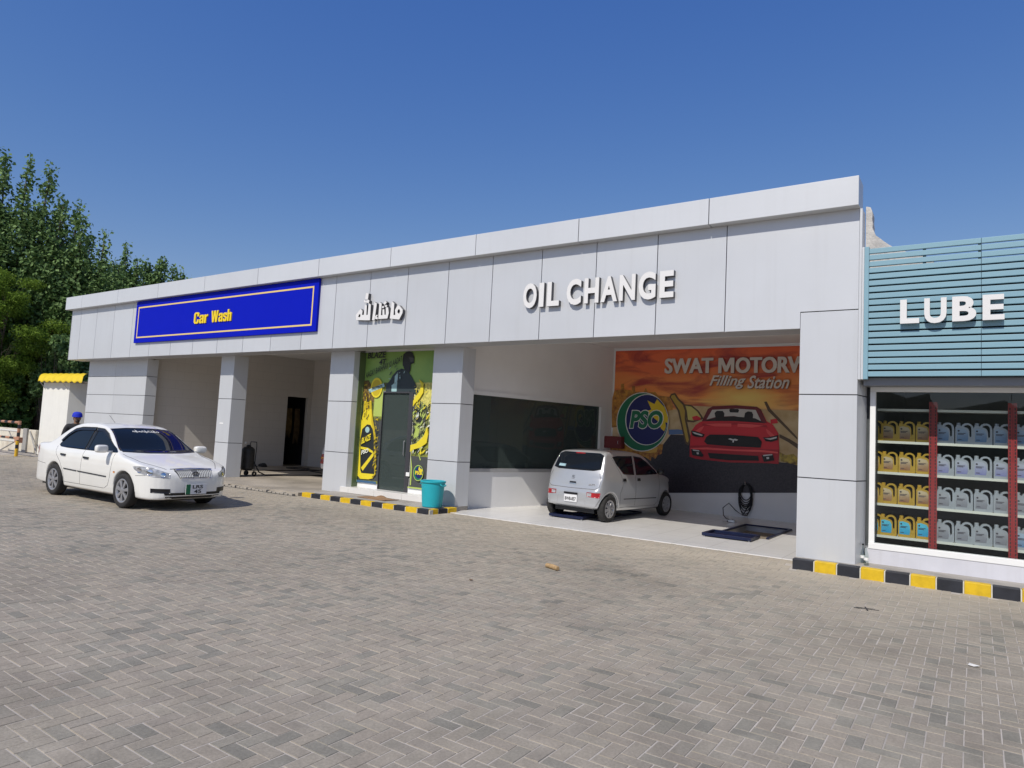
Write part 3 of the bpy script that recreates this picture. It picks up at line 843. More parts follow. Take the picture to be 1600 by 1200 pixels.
# cladding on the office reveal, green film
MB().prism([(14.30, 0.70), (14.345, 0.70), (14.36, 0.888), (14.31, 0.888)], (0, 0, 0.24), X3, Y3, (0, 0, 3.35)).build('reveal_panel', mat('green_film', (0.10, 0.14, 0.06), 0.4), bld)
MURAL = {'cloud_a': [(18.835, 3.709), (19.293, 3.774), (19.706, 3.733), (20.215, 3.76), (20.397, 3.645), (20.078, 3.566), (19.601, 3.584), (19.229, 3.493), (18.842, 3.531)], 'cloud_b': [(20.833, 3.148), (21.033, 3.298), (21.37, 3.249), (21.566, 3.33), (21.8, 3.119), (22.278, 3.09), (22.373, 3.011), (22.063, 2.88), (21.708, 2.924), (21.383, 2.845), (21.008, 2.999)], 'cloud_c': [(21.43, 3.479), (21.788, 3.551), (22.331, 3.425), (22.791, 3.486), (23.66, 3.358), (23.664, 3.145), (23.187, 3.111), (22.953, 2.985), (22.771, 3.046), (22.917, 3.235), (22.335, 3.281), (21.762, 3.33)], 'cloud_d': [(22.925, 2.892), (23.249, 2.988), (23.667, 2.962), (23.674, 2.629), (23.401, 2.669), (23.194, 2.803)], 'glow': [(21.481, 2.873), (21.868, 3.007), (22.402, 3.091), (22.802, 3.015), (22.956, 2.861), (22.778, 2.765), (22.035, 2.736), (21.582, 2.776)], 'glow2': [(22.061, 2.928), (22.404, 3.012), (22.743, 2.936), (22.655, 2.825), (22.222, 2.819)], 'city': [(18.795, 2.837), (18.862, 3.086), (19.054, 3.105), (19.055, 3.264), (19.143, 3.271), (19.161, 3.105), (19.378, 3.089), (19.392, 3.211), (19.467, 3.212), (19.481, 3.055), (19.734, 3.039), (19.784, 3.16), (19.844, 3.04), (20.061, 3.052), (20.137, 2.957), (20.458, 2.926), (20.571, 2.692), (20.515, 2.289), (18.83, 2.059)], 'field': [(20.436, 2.555), (21.052, 2.701), (23.674, 2.629), (23.668, 1.425), (23.224, 1.397), (20.458, 1.935)], 'river': [(20.471, 2.066), (20.731, 2.082), (20.886, 2.062), (20.907, 1.964), (20.475, 1.935)], 'road': [(18.777, 1.511), (20.259, 1.573), (20.528, 1.938), (21.043, 1.943), (21.748, 1.556), (23.224, 1.397), (23.426, 1.395), (23.669, 1.351), (23.667, 0.71), (18.832, 0.275)], 'flame': [(18.769, 1.669), (19.117, 1.634), (19.673, 1.781), (20.113, 1.666), (20.326, 1.677), (20.3, 1.424), (20.195, 1.385), (20.128, 1.28), (20.018, 1.34), (20.005, 1.221), (19.838, 1.313), (19.319, 1.35), (18.782, 1.389)], 'flamehot': [(19.383, 1.595), (19.788, 1.667), (20.188, 1.586), (20.157, 1.466), (19.979, 1.423), (19.501, 1.464)], 'nozzle_edge': [(20.458, 2.926), (20.508, 3.001), (20.612, 3.029), (20.721, 2.879), (20.874, 2.748), (20.948, 2.567), (20.941, 2.368), (21.081, 1.813), (21.018, 1.673), (20.932, 1.724), (20.843, 2.034), (20.701, 2.561)], 'nozzle': [(20.5, 2.92), (20.533, 2.968), (20.596, 2.982), (20.684, 2.855), (20.833, 2.717), (20.893, 2.566), (20.893, 2.36), (21.02, 1.827), (21.002, 1.751), (20.96, 1.775), (20.883, 2.052), (20.749, 2.576)], 'petal_edge': [(20.864, 2.738), (21.068, 2.718), (21.258, 2.574), (21.397, 2.375), (21.133, 2.275), (20.957, 2.286), (20.921, 2.566)], 'petal': [(20.903, 2.699), (21.06, 2.678), (21.225, 2.547), (21.323, 2.405), (21.115, 2.32), (20.983, 2.336), (20.948, 2.56)], 'cable': [(22.866, 2.829), (22.926, 2.839), (23.02, 2.661), (23.585, 2.067), (23.643, 1.994), (23.644, 1.949), (23.542, 2.044), (22.961, 2.613)], 'cable_b': [(23.239, 2.062), (23.473, 1.956), (23.66, 1.845), (23.662, 1.731), (23.445, 1.879), (23.24, 1.982)], 'lemon': [(23.248, 1.641), (23.394, 1.574), (23.565, 1.614), (23.666, 1.515), (23.655, 1.35), (23.426, 1.395), (23.281, 1.415)], 'car': [(21.058, 1.681), (21.067, 2.026), (21.186, 2.205), (21.284, 2.28), (21.399, 2.329), (21.495, 2.628), (21.617, 2.699), (22.193, 2.735), (22.703, 2.707), (22.802, 2.64), (22.943, 2.358), (23.087, 2.283), (23.215, 2.082), (23.246, 1.702), (23.236, 1.352), (22.96, 1.355), (22.074, 1.316), (21.527, 1.335), (21.23, 1.348), (21.061, 1.393)], 'hoodshade': [(21.374, 2.25), (22.173, 2.309), (22.939, 2.265), (22.97, 2.211), (22.174, 2.252), (21.369, 2.198)], 'chin': [(21.052, 1.674), (21.467, 1.709), (22.158, 1.7), (22.827, 1.685), (23.246, 1.696), (23.236, 1.352), (22.96, 1.355), (22.074, 1.316), (21.527, 1.335), (21.23, 1.348), (21.061, 1.393)], 'frame': [(21.349, 2.308), (21.495, 2.628), (21.617, 2.699), (22.193, 2.735), (22.703, 2.707), (22.802, 2.64), (22.944, 2.318), (22.172, 2.353)], 'screen': [(21.47, 2.357), (21.607, 2.608), (22.195, 2.649), (22.675, 2.628), (22.811, 2.354), (22.605, 2.373), (22.168, 2.467), (21.723, 2.436)], 'seat_a': [(21.701, 2.397), (21.668, 2.528), (21.725, 2.585), (21.873, 2.588), (21.92, 2.525), (21.91, 2.396)], 'seat_b': [(22.398, 2.385), (22.422, 2.547), (22.492, 2.59), (22.587, 2.579), (22.62, 2.511), (22.611, 2.373)], 'dash': [(21.415, 2.317), (21.723, 2.417), (22.106, 2.459), (22.664, 2.425), (22.908, 2.314), (22.172, 2.34)], 'rearmirror': [(22.032, 2.617), (22.069, 2.644), (22.258, 2.641), (22.278, 2.61), (22.26, 2.552), (22.056, 2.554)], 'wing_a': [(21.088, 2.418), (21.212, 2.448), (21.317, 2.399), (21.305, 2.339), (21.118, 2.334)], 'wing_b': [(23.025, 2.404), (23.167, 2.427), (23.204, 2.327), (23.034, 2.296)], 'grille': [(21.435, 1.798), (21.477, 1.913), (21.573, 1.982), (22.15, 1.997), (22.751, 1.97), (22.841, 1.865), (22.82, 1.716), (22.157, 1.712), (21.502, 1.73)], 'lamp_a': [(21.083, 2.063), (21.208, 2.048), (21.436, 1.979), (21.405, 1.907), (21.219, 1.905), (21.117, 1.94)], 'lamp_b': [(22.865, 1.972), (22.976, 1.97), (23.216, 2.036), (23.207, 1.92), (23.067, 1.87), (22.933, 1.876)], 'intake': [(21.532, 1.518), (22.163, 1.517), (22.759, 1.515), (22.786, 1.399), (22.072, 1.366), (21.585, 1.386)], 'fog_a': [(21.098, 1.592), (21.322, 1.578), (21.432, 1.455), (21.394, 1.407), (21.134, 1.437)], 'fog_b': [(22.845, 1.532), (23.109, 1.572), (23.141, 1.428), (22.906, 1.382)], 'fog_al': [(21.139, 1.581), (21.306, 1.57), (21.317, 1.545), (21.15, 1.555)], 'fog_bl': [(22.881, 1.544), (23.088, 1.577), (23.097, 1.553), (22.891, 1.516)], 'fog_ac': [(21.241, 1.512), (21.298, 1.518), (21.309, 1.473), (21.26, 1.464)], 'fog_bc': [(22.957, 1.496), (23.022, 1.506), (23.023, 1.46), (22.97, 1.448)], 'drl_a': [(21.114, 2.031), (21.192, 2.021), (21.393, 1.965), (21.371, 1.938), (21.176, 1.981)], 'drl_b': [(22.902, 1.942), (23.035, 1.952), (23.187, 1.998), (23.182, 1.961), (23.042, 1.918)], 'emblem': [(22.033, 1.89), (22.089, 1.912), (22.153, 1.889), (22.209, 1.904), (22.284, 1.883), (22.241, 1.855), (22.185, 1.865), (22.174, 1.808), (22.142, 1.813), (22.147, 1.857), (22.084, 1.873)], 'burst': [(20.141, 2.855), (20.362, 2.638), (20.463, 2.381), (20.461, 2.236), (20.394, 2.251), (20.409, 2.117), (20.367, 2.015), (20.283, 2.079), (20.18, 2.278), (19.834, 2.524), (19.992, 2.579), (19.871, 2.817), (20.073, 2.724)]}
POSTER = {'upper': [(14.146, 3.639), (16.654, 3.655), (16.627, 2.849), (14.093, 2.872)], 'upperdark': [(14.166, 3.653), (15.176, 3.655), (14.876, 3.413), (14.577, 3.093), (14.091, 2.887)], 'leftgold': [(14.219, 2.887), (14.512, 2.901), (14.584, 2.798), (14.712, 2.533), (14.749, 2.358), (14.418, 2.353), (14.226, 2.38)], 'wallright': [(16.095, 2.855), (16.638, 2.849), (16.607, 2.332), (16.51, 2.275), (16.28, 2.41), (16.342, 2.549)], 'bikedark': [(15.994, 2.265), (16.28, 2.41), (16.51, 2.275), (16.616, 1.949), (16.568, 1.783), (16.382, 1.612), (16.361, 1.419), (15.938, 1.356), (15.965, 1.929)], 'bikemetal': [(16.152, 2.157), (16.296, 2.216), (16.419, 2.053), (16.323, 1.885), (16.173, 1.908)], 'bikegreen': [(16.138, 1.879), (16.325, 1.857), (16.276, 1.552), (16.152, 1.491)], 'lowdark': [(14.167, 2.111), (15.066, 2.219), (15.056, 1.44), (15.004, 0.35), (14.237, 0.316)], 'lowright': [(15.933, 1.203), (16.587, 1.321), (16.622, 0.43), (15.928, 0.372)], 'midleft': [(14.746, 2.387), (15.01, 2.478), (15.015, 2.246), (14.84, 2.127)], 'helmet': [(15.631, 3.399), (15.65, 3.527), (15.73, 3.582), (15.825, 3.6), (15.942, 3.563), (16.008, 3.448), (16.012, 3.306), (15.916, 3.285), (15.907, 3.124), (15.87, 3.068), (15.802, 3.105), (15.708, 3.169), (15.642, 3.27)], 'visor': [(15.837, 3.451), (15.99, 3.434), (15.99, 3.349), (15.904, 3.336)], 'rider': [(15.135, 2.784), (15.245, 2.885), (15.332, 3.014), (15.46, 3.129), (15.611, 3.176), (15.786, 3.154), (15.931, 3.011), (16.098, 2.813), (16.22, 2.604), (16.166, 2.533), (16.022, 2.602), (15.945, 2.624), (15.13, 2.61)], 'strap': [(15.409, 2.994), (15.509, 3.099), (15.504, 2.884), (15.496, 2.621), (15.328, 2.62), (15.318, 2.769), (15.408, 2.827)], 'splash_a': [(15.963, 2.405), (16.16, 2.519), (16.279, 2.646), (16.285, 2.799), (16.22, 2.911), (16.376, 2.813), (16.382, 2.605), (16.276, 2.451), (16.137, 2.338), (15.975, 2.265)], 'splash_b': [(15.938, 1.356), (16.252, 1.399), (16.475, 1.588), (16.565, 1.811), (16.606, 1.621), (16.578, 1.429), (16.406, 1.317), (16.19, 1.259), (15.953, 1.19)], 'drop': [(16.303, 2.799), (16.338, 2.832), (16.388, 2.799), (16.375, 2.688), (16.339, 2.682)], 'hl': [(15.98, 2.069), (16.001, 2.182), (16.073, 2.211), (16.135, 2.143), (16.134, 2.018), (16.078, 1.932), (16.003, 1.972)], 'trail_a': [(16.042, 1.154), (16.072, 1.155), (16.151, 0.83), (16.149, 0.418), (16.112, 0.415), (16.107, 0.826)], 'trail_b': [(16.262, 1.276), (16.284, 1.277), (16.411, 1.025), (16.387, 1.01)], 'bottle': [(14.417, 2.368), (14.664, 2.386), (14.697, 2.167), (14.772, 1.892), (14.904, 1.52), (14.962, 0.976), (14.964, 0.604), (14.903, 0.485), (14.744, 0.444), (14.456, 0.436), (14.348, 0.515), (14.276, 1.257), (14.306, 1.641), (14.42, 2.117)], 'bottleshade': [(14.697, 2.167), (14.772, 1.892), (14.904, 1.52), (14.962, 0.976), (14.964, 0.604), (14.914, 0.629), (14.842, 1.488), (14.713, 1.861)], 'cap': [(14.426, 2.353), (14.653, 2.368), (14.687, 2.182), (14.428, 2.161)], 'label': [(14.575, 1.792), (14.692, 1.784), (14.784, 1.674), (14.838, 1.488), (14.934, 0.587), (14.483, 0.583), (14.443, 0.653), (14.37, 1.409), (14.412, 1.669)], 'lbl_sw': [(14.463, 0.712), (14.863, 1.128), (14.873, 1.028), (14.528, 0.636)], 'lbl_sw2': [(14.404, 1.234), (14.671, 1.213), (14.842, 1.142), (14.838, 1.09), (14.637, 1.145), (14.41, 1.176)], 'stripe_blue': [(14.216, 0.396), (14.997, 0.43), (14.996, 0.355), (14.215, 0.32)], 'stripe_green': [(14.13, 0.322), (14.215, 0.32), (15.004, 0.356), (14.959, 0.318), (14.115, 0.262)], 'stripe_edge': [(14.126, 0.278), (14.179, 0.341), (14.304, 2.887), (14.219, 2.887)], 'stripe_r': [(15.921, 0.459), (16.62, 0.457), (16.622, 0.43), (15.924, 0.421)], 'ribbon': [(14.547, 2.662), (15.071, 2.821), (15.106, 2.74), (14.6, 2.58)]}
ARABIC = {'alef_meem': [(16.064, 4.219), (16.096, 4.62), (16.174, 4.561), (16.174, 4.29), (16.229, 4.293), (16.211, 4.405), (16.26, 4.485), (16.329, 4.51), (16.449, 4.397), (16.448, 4.324), (16.358, 4.18)], 'meem_hole': [(16.288, 4.348), (16.299, 4.4), (16.336, 4.427), (16.373, 4.372), (16.347, 4.309)], 'sheen': [(15.696, 4.227), (15.696, 4.629), (15.774, 4.582), (15.774, 4.313), (15.824, 4.31), (15.812, 4.442), (15.868, 4.45), (15.889, 4.312), (15.929, 4.316), (15.914, 4.483), (15.987, 4.484), (16.02, 4.349), (15.986, 4.224)], 'dot1': [(15.782, 4.498), (15.82, 4.531), (15.864, 4.498), (15.826, 4.465)], 'dot2': [(15.879, 4.515), (15.917, 4.549), (15.96, 4.516), (15.923, 4.483)], 'dot3': [(15.823, 4.585), (15.884, 4.64), (15.936, 4.601), (15.876, 4.545)], 'alef_i': [(15.493, 4.214), (15.537, 4.64), (15.616, 4.592), (15.577, 4.21)], 'hamza': [(15.591, 4.233), (15.593, 4.305), (15.649, 4.332), (15.668, 4.301), (15.629, 4.279), (15.68, 4.264), (15.675, 4.222)], 'lillah': [(14.96, 4.242), (14.939, 4.367), (15.002, 4.43), (15.091, 4.505), (15.157, 4.446), (15.148, 4.355), (15.209, 4.351), (15.219, 4.601), (15.29, 4.572), (15.294, 4.346), (15.337, 4.344), (15.345, 4.623), (15.42, 4.581), (15.426, 4.212), (15.255, 4.221)], 'heh_hole': [(15.022, 4.319), (15.051, 4.372), (15.089, 4.382), (15.099, 4.327), (15.067, 4.298)], 'shadda': [(15.18, 4.652), (15.19, 4.719), (15.235, 4.697), (15.237, 4.679), (15.261, 4.696), (15.296, 4.687), (15.311, 4.71), (15.364, 4.688), (15.345, 4.617), (15.266, 4.64)], 'dagger': [(15.215, 4.729), (15.235, 4.875), (15.323, 4.856), (15.311, 4.71)]}
# ================================================================== SIGNS, PRINTS
def pm(name, col, rough=0.5):
    if name not in M: M[name] = mat('print_' + name, col, rough)
    return M[name]

def sign_carwash():
    t = thing('sign_board', 'long blue sign board with thin gold border reading Car Wash', 'sign', (9.08, 0.0, 4.04))
    L_ = lambda X, Z: (X - 9.08, Z - 4.04)
    MB().box(-4.43, -0.07, 0.0, 4.43, -0.004, 1.345).build('panel', M['blue'], t, bevel=0.006)
    mb = MB()
    x0, x1, z0, z1, b = -4.28, 4.26, 0.15, 1.16, 0.042
    for a in ((x0, z0, x1, z0 + b), (x0, z1 - b, x1, z1), (x0, z0 + b, x0 + b, z1 - b), (x1 - b, z0 + b, x1, z1 - b)):
        mb.box(a[0], -0.0745, a[1], a[2], -0.0702, a[3])
    mb.build('border', M['gold'], t)
    mb = MB()
    G = {'C': ([(.5, .64), (.5, .86), (.40, 1), (.10, 1), (0, .86), (0, .14), (.10, 0), (.40, 0), (.5, .14), (.5, .36), (.33, .36), (.33, .19), (.28, .14), (.22, .14), (.17, .19), (.17, .81), (.22, .86), (.28, .86), (.33, .81), (.33, .64)], [], .5),
         'a': ([(.46, 0), (.46, .60), (.37, .74), (.09, .74), (0, .62), (0, .50), (.15, .50), (.17, .59), (.22, .62), (.26, .62), (.30, .57), (.30, .48), (.10, .42), (0, .33), (0, .10), (.08, 0), (.20, 0), (.30, .08), (.31, 0)], [[(.30, .36), (.30, .18), (.22, .12), (.17, .16), (.17, .28), (.22, .33)]], .46),
         'r': ([(0, 0), (0, .74), (.16, .74), (.16, .64), (.24, .74), (.34, .75), (.34, .58), (.22, .56), (.17, .48), (.17, 0)], [], .34),
         'W': ([(.0, 1), (.17, 1), (.24, .36), (.31, 1), (.49, 1), (.56, .36), (.63, 1), (.80, 1), (.66, 0), (.48, 0), (.40, .58), (.32, 0), (.14, 0)], [], .80),
         's': ([(.42, .50), (.42, .62), (.33, .74), (.09, .74), (0, .62), (0, .46), (.07, .38), (.26, .29), (.27, .17), (.22, .12), (.18, .14), (.16, .24), (0, .24), (0, .12), (.09, 0), (.33, 0), (.42, .12), (.42, .30), (.35, .38), (.16, .47), (.15, .57), (.20, .62), (.25, .60), (.27, .50)], [], .42),
         'h': ([(0, 0), (0, 1), (.17, 1), (.17, .66), (.26, .74), (.36, .74), (.44, .64), (.44, 0), (.27, 0), (.27, .54), (.22, .59), (.17, .54), (.17, 0)], [], .44)}
    for word, x, sc in (('Car', 8.08, .50), ('Wash', 8.96, .425)):
        for ch in word:
            out, holes, w_ = G[ch]
            mb.prism([(a * sc, b * .335) for a, b in out], (x - 9.08, -.100, .45), X3, Z3, (0, .0298, 0), 0, holes=[[(a * sc, b * .335) for a, b in h] for h in holes])
            x += (w_ + .055) * sc
    mb.build('lettering', M['signyellow'], t)
sign_carwash()

def sign_oil():
    t = thing('sign_letters', 'raised white capital letters reading OIL CHANGE on silver fascia', 'sign', (21.25, 0.0, 4.23))
    for ch, a, b in (('O', 19.69, 20.005), ('I', 20.06, 20.17), ('L', 20.245, 20.515), ('C', 20.68, 20.99), ('H', 21.06, 21.36), ('A', 21.40, 21.735), ('N', 21.775, 22.085), ('G', 22.15, 22.47), ('E', 22.545, 22.80)):
        mb = MB()
        ov = 0.012 if ch in 'OCG' else 0
        put_text(mb, ch, (a - 21.25, -0.004, -ov), X3, Z3, b - a, 0.475 + 2 * ov, 0.085, bold=0.036, mi=0, side=1)
        mb.build('letter', [M['lettwhite'], M['lettside']], t)
sign_oil()

def sign_arabic():
    t = thing('sign_letters', 'raised white Arabic script on the fascia beside the blue sign', 'sign', (15.6, 0.0, 4.2))
    holes = {'alef_meem': ['meem_hole'], 'lillah': ['heh_hole']}
    for k in ('alef_meem', 'sheen', 'alef_i', 'lillah', 'hamza', 'dot1', 'dot2', 'dot3', 'shadda', 'dagger'):
        mb = MB()
        sub = lambda pts: [(p[0] - 15.6, p[1] - 4.2) for p in pts]
        mb.prism(sub(ARABIC[k]), (0, -0.09, 0), X3, Z3, (0, 0.086, 0), 0, holes=[sub(ARABIC[h]) for h in holes.get(k, [])], side=1)
        mb.build('dot' if k.startswith('dot') else ('mark' if k in ('hamza', 'shadda', 'dagger') else 'letter'), [M['lettwhite'], M['lettside']], t)
sign_arabic()

def mural_bg():
    m = bpy.data.materials.new('mural_sunset')
    m.use_nodes = True
    n = m.node_tree; N = n.nodes.new; L = n.links.new
    b = n.nodes['Principled BSDF']; b.inputs['Roughness'].default_value = 0.4
    tc = N('ShaderNodeTexCoord'); sp = N('ShaderNodeSeparateXYZ'); L(tc.outputs['Object'], sp.inputs[0])
    mp = N('ShaderNodeMapping'); mp.inputs['Scale'].default_value = (0.75, 1, 2.6); L(tc.outputs['Object'], mp.inputs[0])
    nz = N('ShaderNodeTexNoise'); nz.inputs['Scale'].default_value = 1.3; nz.inputs['Detail'].default_value = 8; nz.inputs['Distortion'].default_value = .6; L(mp.outputs[0], nz.inputs[0])
    ma = N('ShaderNodeMath'); ma.operation = 'MULTIPLY_ADD'; ma.inputs[1].default_value = 0.7; ma.inputs[2].default_value = -0.35
    L(nz.outputs[0], ma.inputs[0])
    ad = N('ShaderNodeMath'); ad.operation = 'ADD'; L(sp.outputs[2], ad.inputs[0]); L(ma.outputs[0], ad.inputs[1])
    mr = N('ShaderNodeMapRange'); mr.inputs[1].default_value = 0.0; mr.inputs[2].default_value = 3.45; L(ad.outputs[0], mr.inputs[0])
    cr = N('ShaderNodeValToRGB'); e = cr.color_ramp.elements
    e[0].position = 0.3; e[0].color = (0.76, 0.58, 0.33, 1)
    e[1].position = 1.0; e[1].color = (0.80, 0.13, 0.045, 1)
    for p, c in ((0.45, (0.78, 0.48, 0.22)), (0.56, (0.86, 0.40, 0.10)), (0.66, (0.84, 0.27, 0.06)), (0.75, (0.82, 0.27, 0.075)), (0.84, (0.78, 0.17, 0.055)), (0.92, (0.82, 0.17, 0.06))):
        q = e.new(p); q.color = (*c, 1)
    L(mr.outputs[0], cr.inputs[0])
    # dark red cloud bands
    mp2 = N('ShaderNodeMapping'); mp2.inputs['Scale'].default_value = (0.42, 1, 1.7); mp2.inputs['Location'].default_value = (0.35, 0, 0.62); L(tc.outputs['Object'], mp2.inputs[0])
    n2 = N('ShaderNodeTexNoise'); n2.inputs['Scale'].default_value = 1.5; n2.inputs['Detail'].default_value = 7; n2.inputs['Distortion'].default_value = .8; L(mp2.outputs[0], n2.inputs[0])
    c2 = N('ShaderNodeValToRGB'); c2.color_ramp.elements[0].position = .46; c2.color_ramp.elements[1].position = .60; L(n2.outputs[0], c2.inputs[0])
    hi = N('ShaderNodeMapRange'); hi.inputs[1].default_value = 1.5; hi.inputs[2].default_value = 2.0; L(sp.outputs[2], hi.inputs[0])
    mm = N('ShaderNodeMath'); mm.operation = 'MULTIPLY'; L(c2.outputs[0], mm.inputs[0]); L(hi.outputs[0], mm.inputs[1])
    mx = N('ShaderNodeMix'); mx.data_type = 'RGBA'; L(mm.outputs[0], mx.inputs[0]); L(cr.outputs[0], mx.inputs[6]); mx.inputs[7].default_value = (0.40, 0.055, 0.045, 1)
    # the printed sun behind the car
    vs_ = N('ShaderNodeVectorMath'); vs_.operation = 'SUBTRACT'; vs_.inputs[1].default_value = (-0.15, 0, 2.12); L(tc.outputs['Object'], vs_.inputs[0])
    vm = N('ShaderNodeVectorMath'); vm.operation = 'MULTIPLY'; vm.inputs[1].default_value = (0.75, 0, 2.3); L(vs_.outputs[0], vm.inputs[0])
    vl = N('ShaderNodeVectorMath'); vl.operation = 'LENGTH'; L(vm.outputs[0], vl.inputs[0])
    al = N('ShaderNodeMath'); al.operation = 'ADD'; L(vl.outputs['Value'], al.inputs[0]); L(ma.outputs[0], al.inputs[1])
    sg = N('ShaderNodeMapRange'); sg.inputs[1].default_value = 0.85; sg.inputs[2].default_value = 0.15; sg.inputs[3].default_value = 0; sg.inputs[4].default_value = .95; L(al.outputs[0], sg.inputs[0])
    m3 = N('ShaderNodeMix'); m3.data_type = 'RGBA'; L(sg.outputs[0], m3.inputs[0]); L(mx.outputs[2], m3.inputs[6]); m3.inputs[7].default_value = (0.86, 0.62, 0.16, 1)
    L(m3.outputs[2], b.inputs['Base Color'])
    return m

def mural():
    t = thing('wall_mural', 'wide printed mural of a red convertible at sunset on the rear wall', 'mural', (22.5, 5.92, 0.78))
    ox, oz = 22.5, 0.78
    sub = lambda pts: [(p[0] - ox, p[1] - oz) for p in pts]
    mb = MB(); mats = [mural_bg()]; idx = {}
    def mi(name, col, rough=0.4):
        if name not in idx:
            idx[name] = len(mats); mats.append(pm(name, col, rough))
        return idx[name]
    lay = [0]
    def put(k, name, col, noise=None):
        lay[0] += 1
        mb.flat(sub(MURAL[k]) if isinstance(k, str) else k, (0, -0.006 - 0.0012 * lay[0], 0), X3, Z3, mi(name, col))
    mb.box(18.86 - ox, -0.006, 0.0, 26.28 - ox, -0.001, 3.40, 0)
    idx['city'] = len(mats); mats.append(mat('print_city', (0.62, 0.30, 0.05), 0.4, var=1, vscale=9, col2=(0.24, 0.09, 0.03)))
    put('city', 'city', None)
    idx['field'] = len(mats); mats.append(mat('print_field', (0.62, 0.48, 0.27), 0.4, var=1, vscale=3, col2=(0.46, 0.30, 0.13)))
    put('field', 'field', None)
    put('river', 'river', (0.10, 0.18, 0.36))
    idx['road'] = len(mats); mats.append(mat('print_road', (0.020, 0.018, 0.024), 0.4, var=1, vscale=30, col2=(0.045, 0.036, 0.046)))
    put('road', 'road', None)
    idx['flame'] = len(mats); mats.append(mat('print_flame', (0.62, 0.30, 0.04), 0.4, var=1, vscale=12, col2=(0.20, 0.05, 0.02)))
    put('flame', 'flame', None); put('flamehot', 'flamehot', (0.75, 0.45, 0.08))
    put('cable', 'cable', (0.10, 0.06, 0.03)); put('cable_b', 'cable', None)
    idx['lemon'] = len(mats); mats.append(mat('print_lemon', (0.62, 0.46, 0.06), 0.4, var=1, vscale=9, col2=(0.12, 0.07, 0.02)))
    put('lemon', 'lemon', None)
    put('petal_edge', 'cable', None); put('petal', 'petal', (0.58, 0.50, 0.14))
    put('nozzle_edge', 'cable', None); put('nozzle', 'nozzle', (0.46, 0.31, 0.05))
    red, redd, blk = (0.62, 0.022, 0.034), (0.42, 0.014, 0.024), (0.022, 0.020, 0.024)
    put('wing_a', 'car_red', red); put('wing_b', 'car_red', red); put('car', 'car_red', red)
    put('chin', 'car_red_low', redd); put('frame', 'car_frame', (0.14, 0.012, 0.018)); put('screen', 'screen', (0.52, 0.50, 0.47))
    put('dash', 'black', blk); put('seat_a', 'black', blk); put('seat_b', 'black', blk); put('rearmirror', 'black', blk)
    put('hoodshade', 'car_red_low', redd)
    hl = (0.80, 0.09, 0.09)
    for pts in ([(21.42, 2.245), (21.75, 2.27), (22.1, 2.28), (22.1, 2.20), (21.7, 2.19)], [(22.25, 2.28), (22.6, 2.275), (22.88, 2.25), (22.6, 2.19), (22.25, 2.20)], [(21.12, 2.0), (21.3, 2.14), (21.42, 2.2), (21.36, 2.08), (21.25, 1.98)], [(23.16, 2.0), (23.0, 2.14), (22.93, 2.18), (22.96, 2.08), (23.06, 1.97)]):
        put(sub(pts), 'car_red_light', hl)
    for pts in ([(21.08, 1.62), (21.5, 1.655), (22.15, 1.64), (22.15, 1.60), (21.5, 1.60), (21.08, 1.58)], [(22.15, 1.64), (22.8, 1.665), (23.22, 1.64), (23.22, 1.60), (22.8, 1.61), (22.15, 1.60)]):
        put(sub(pts), 'car_red_light', (0.56, 0.04, 0.045))
    put('grille', 'black', blk); put('intake', 'black', blk)
    put('fog_a', 'black', blk); put('fog_b', 'black', blk)
    put('lamp_a', 'black', blk); put('lamp_b', 'black', blk)
    for k in ('fog_al', 'fog_bl', 'fog_ac', 'fog_bc', 'drl_a', 'drl_b', 'emblem'): put(k, 'silver', (0.62, 0.62, 0.62))
    mb.build('print', mats, t)
    # round emblem: white rim, green crescent, blue disc, yellow sunburst, green initials
    cx, cz, rx, rz = 19.735 - ox, 2.245 - oz, 0.745, 0.79
    mb = MB(); mats = [pm('logo_white', (0.78, 0.78, 0.74)), pm('logo_green', (0.012, 0.16, 0.075)), pm('logo_blue', (0.012, 0.018, 0.13)), pm('logo_yellow', (0.72, 0.52, 0.02))]
    y = -0.062
    mb.prism(circle(cx, cz, rx, 48, rz), (0, y, 0), X3, Z3, (0, 0.003, 0), 0)
    mb.flat(circle(cx, cz, rx - 0.02, 48, rz - 0.02), (0, y - .0015, 0), X3, Z3, 1)
    mb.flat(circle(cx + 0.12, cz + 0.06, rx - 0.14, 48, rz - 0.11), (0, y - .003, 0), X3, Z3, 0)
    mb.flat(circle(cx + 0.128, cz + 0.06, rx - 0.157, 48, rz - 0.126), (0, y - .0045, 0), X3, Z3, 2)
    mb.flat(sub(MURAL['burst']), (0, y - .006, 0), X3, Z3, 3)
    put_text(mb, 'PSO', (19.37 - ox, y - .0075, 2.04 - oz), Vector((1, 0, 0.02)), Z3, 0.97, 0.52, 0.0, bold=0.075, mi=0, shear=0.15)
    put_text(mb, 'PSO', (19.39 - ox, y - .009, 2.06 - oz), Vector((1, 0, 0.02)), Z3, 0.93, 0.48, 0.0, bold=0.045, mi=1, shear=0.15)
    mb.build('emblem', mats, t)
    mb = MB(); y = -0.064
    gw, dk = pm('text_white', (0.66, 0.60, 0.54)), pm('text_shadow', (0.16, 0.07, 0.05))
    MG = [(0, 0), (0, 1), (.27, 1), (.5, .45), (.73, 1), (1, 1), (1, 0), (.79, 0), (.79, .60), (.585, .10), (.415, .10), (.21, .60), (.21, 0)]
    for dx, yy_, i_ in ((.014, y, 1), (0, y - .0015, 0)):
        mb.flat([(21.74 - ox + dx + px * .40, 3.535 - oz - dx + pz * .385) for px, pz in MG], (0, yy_, 0), X3, Z3, i_)
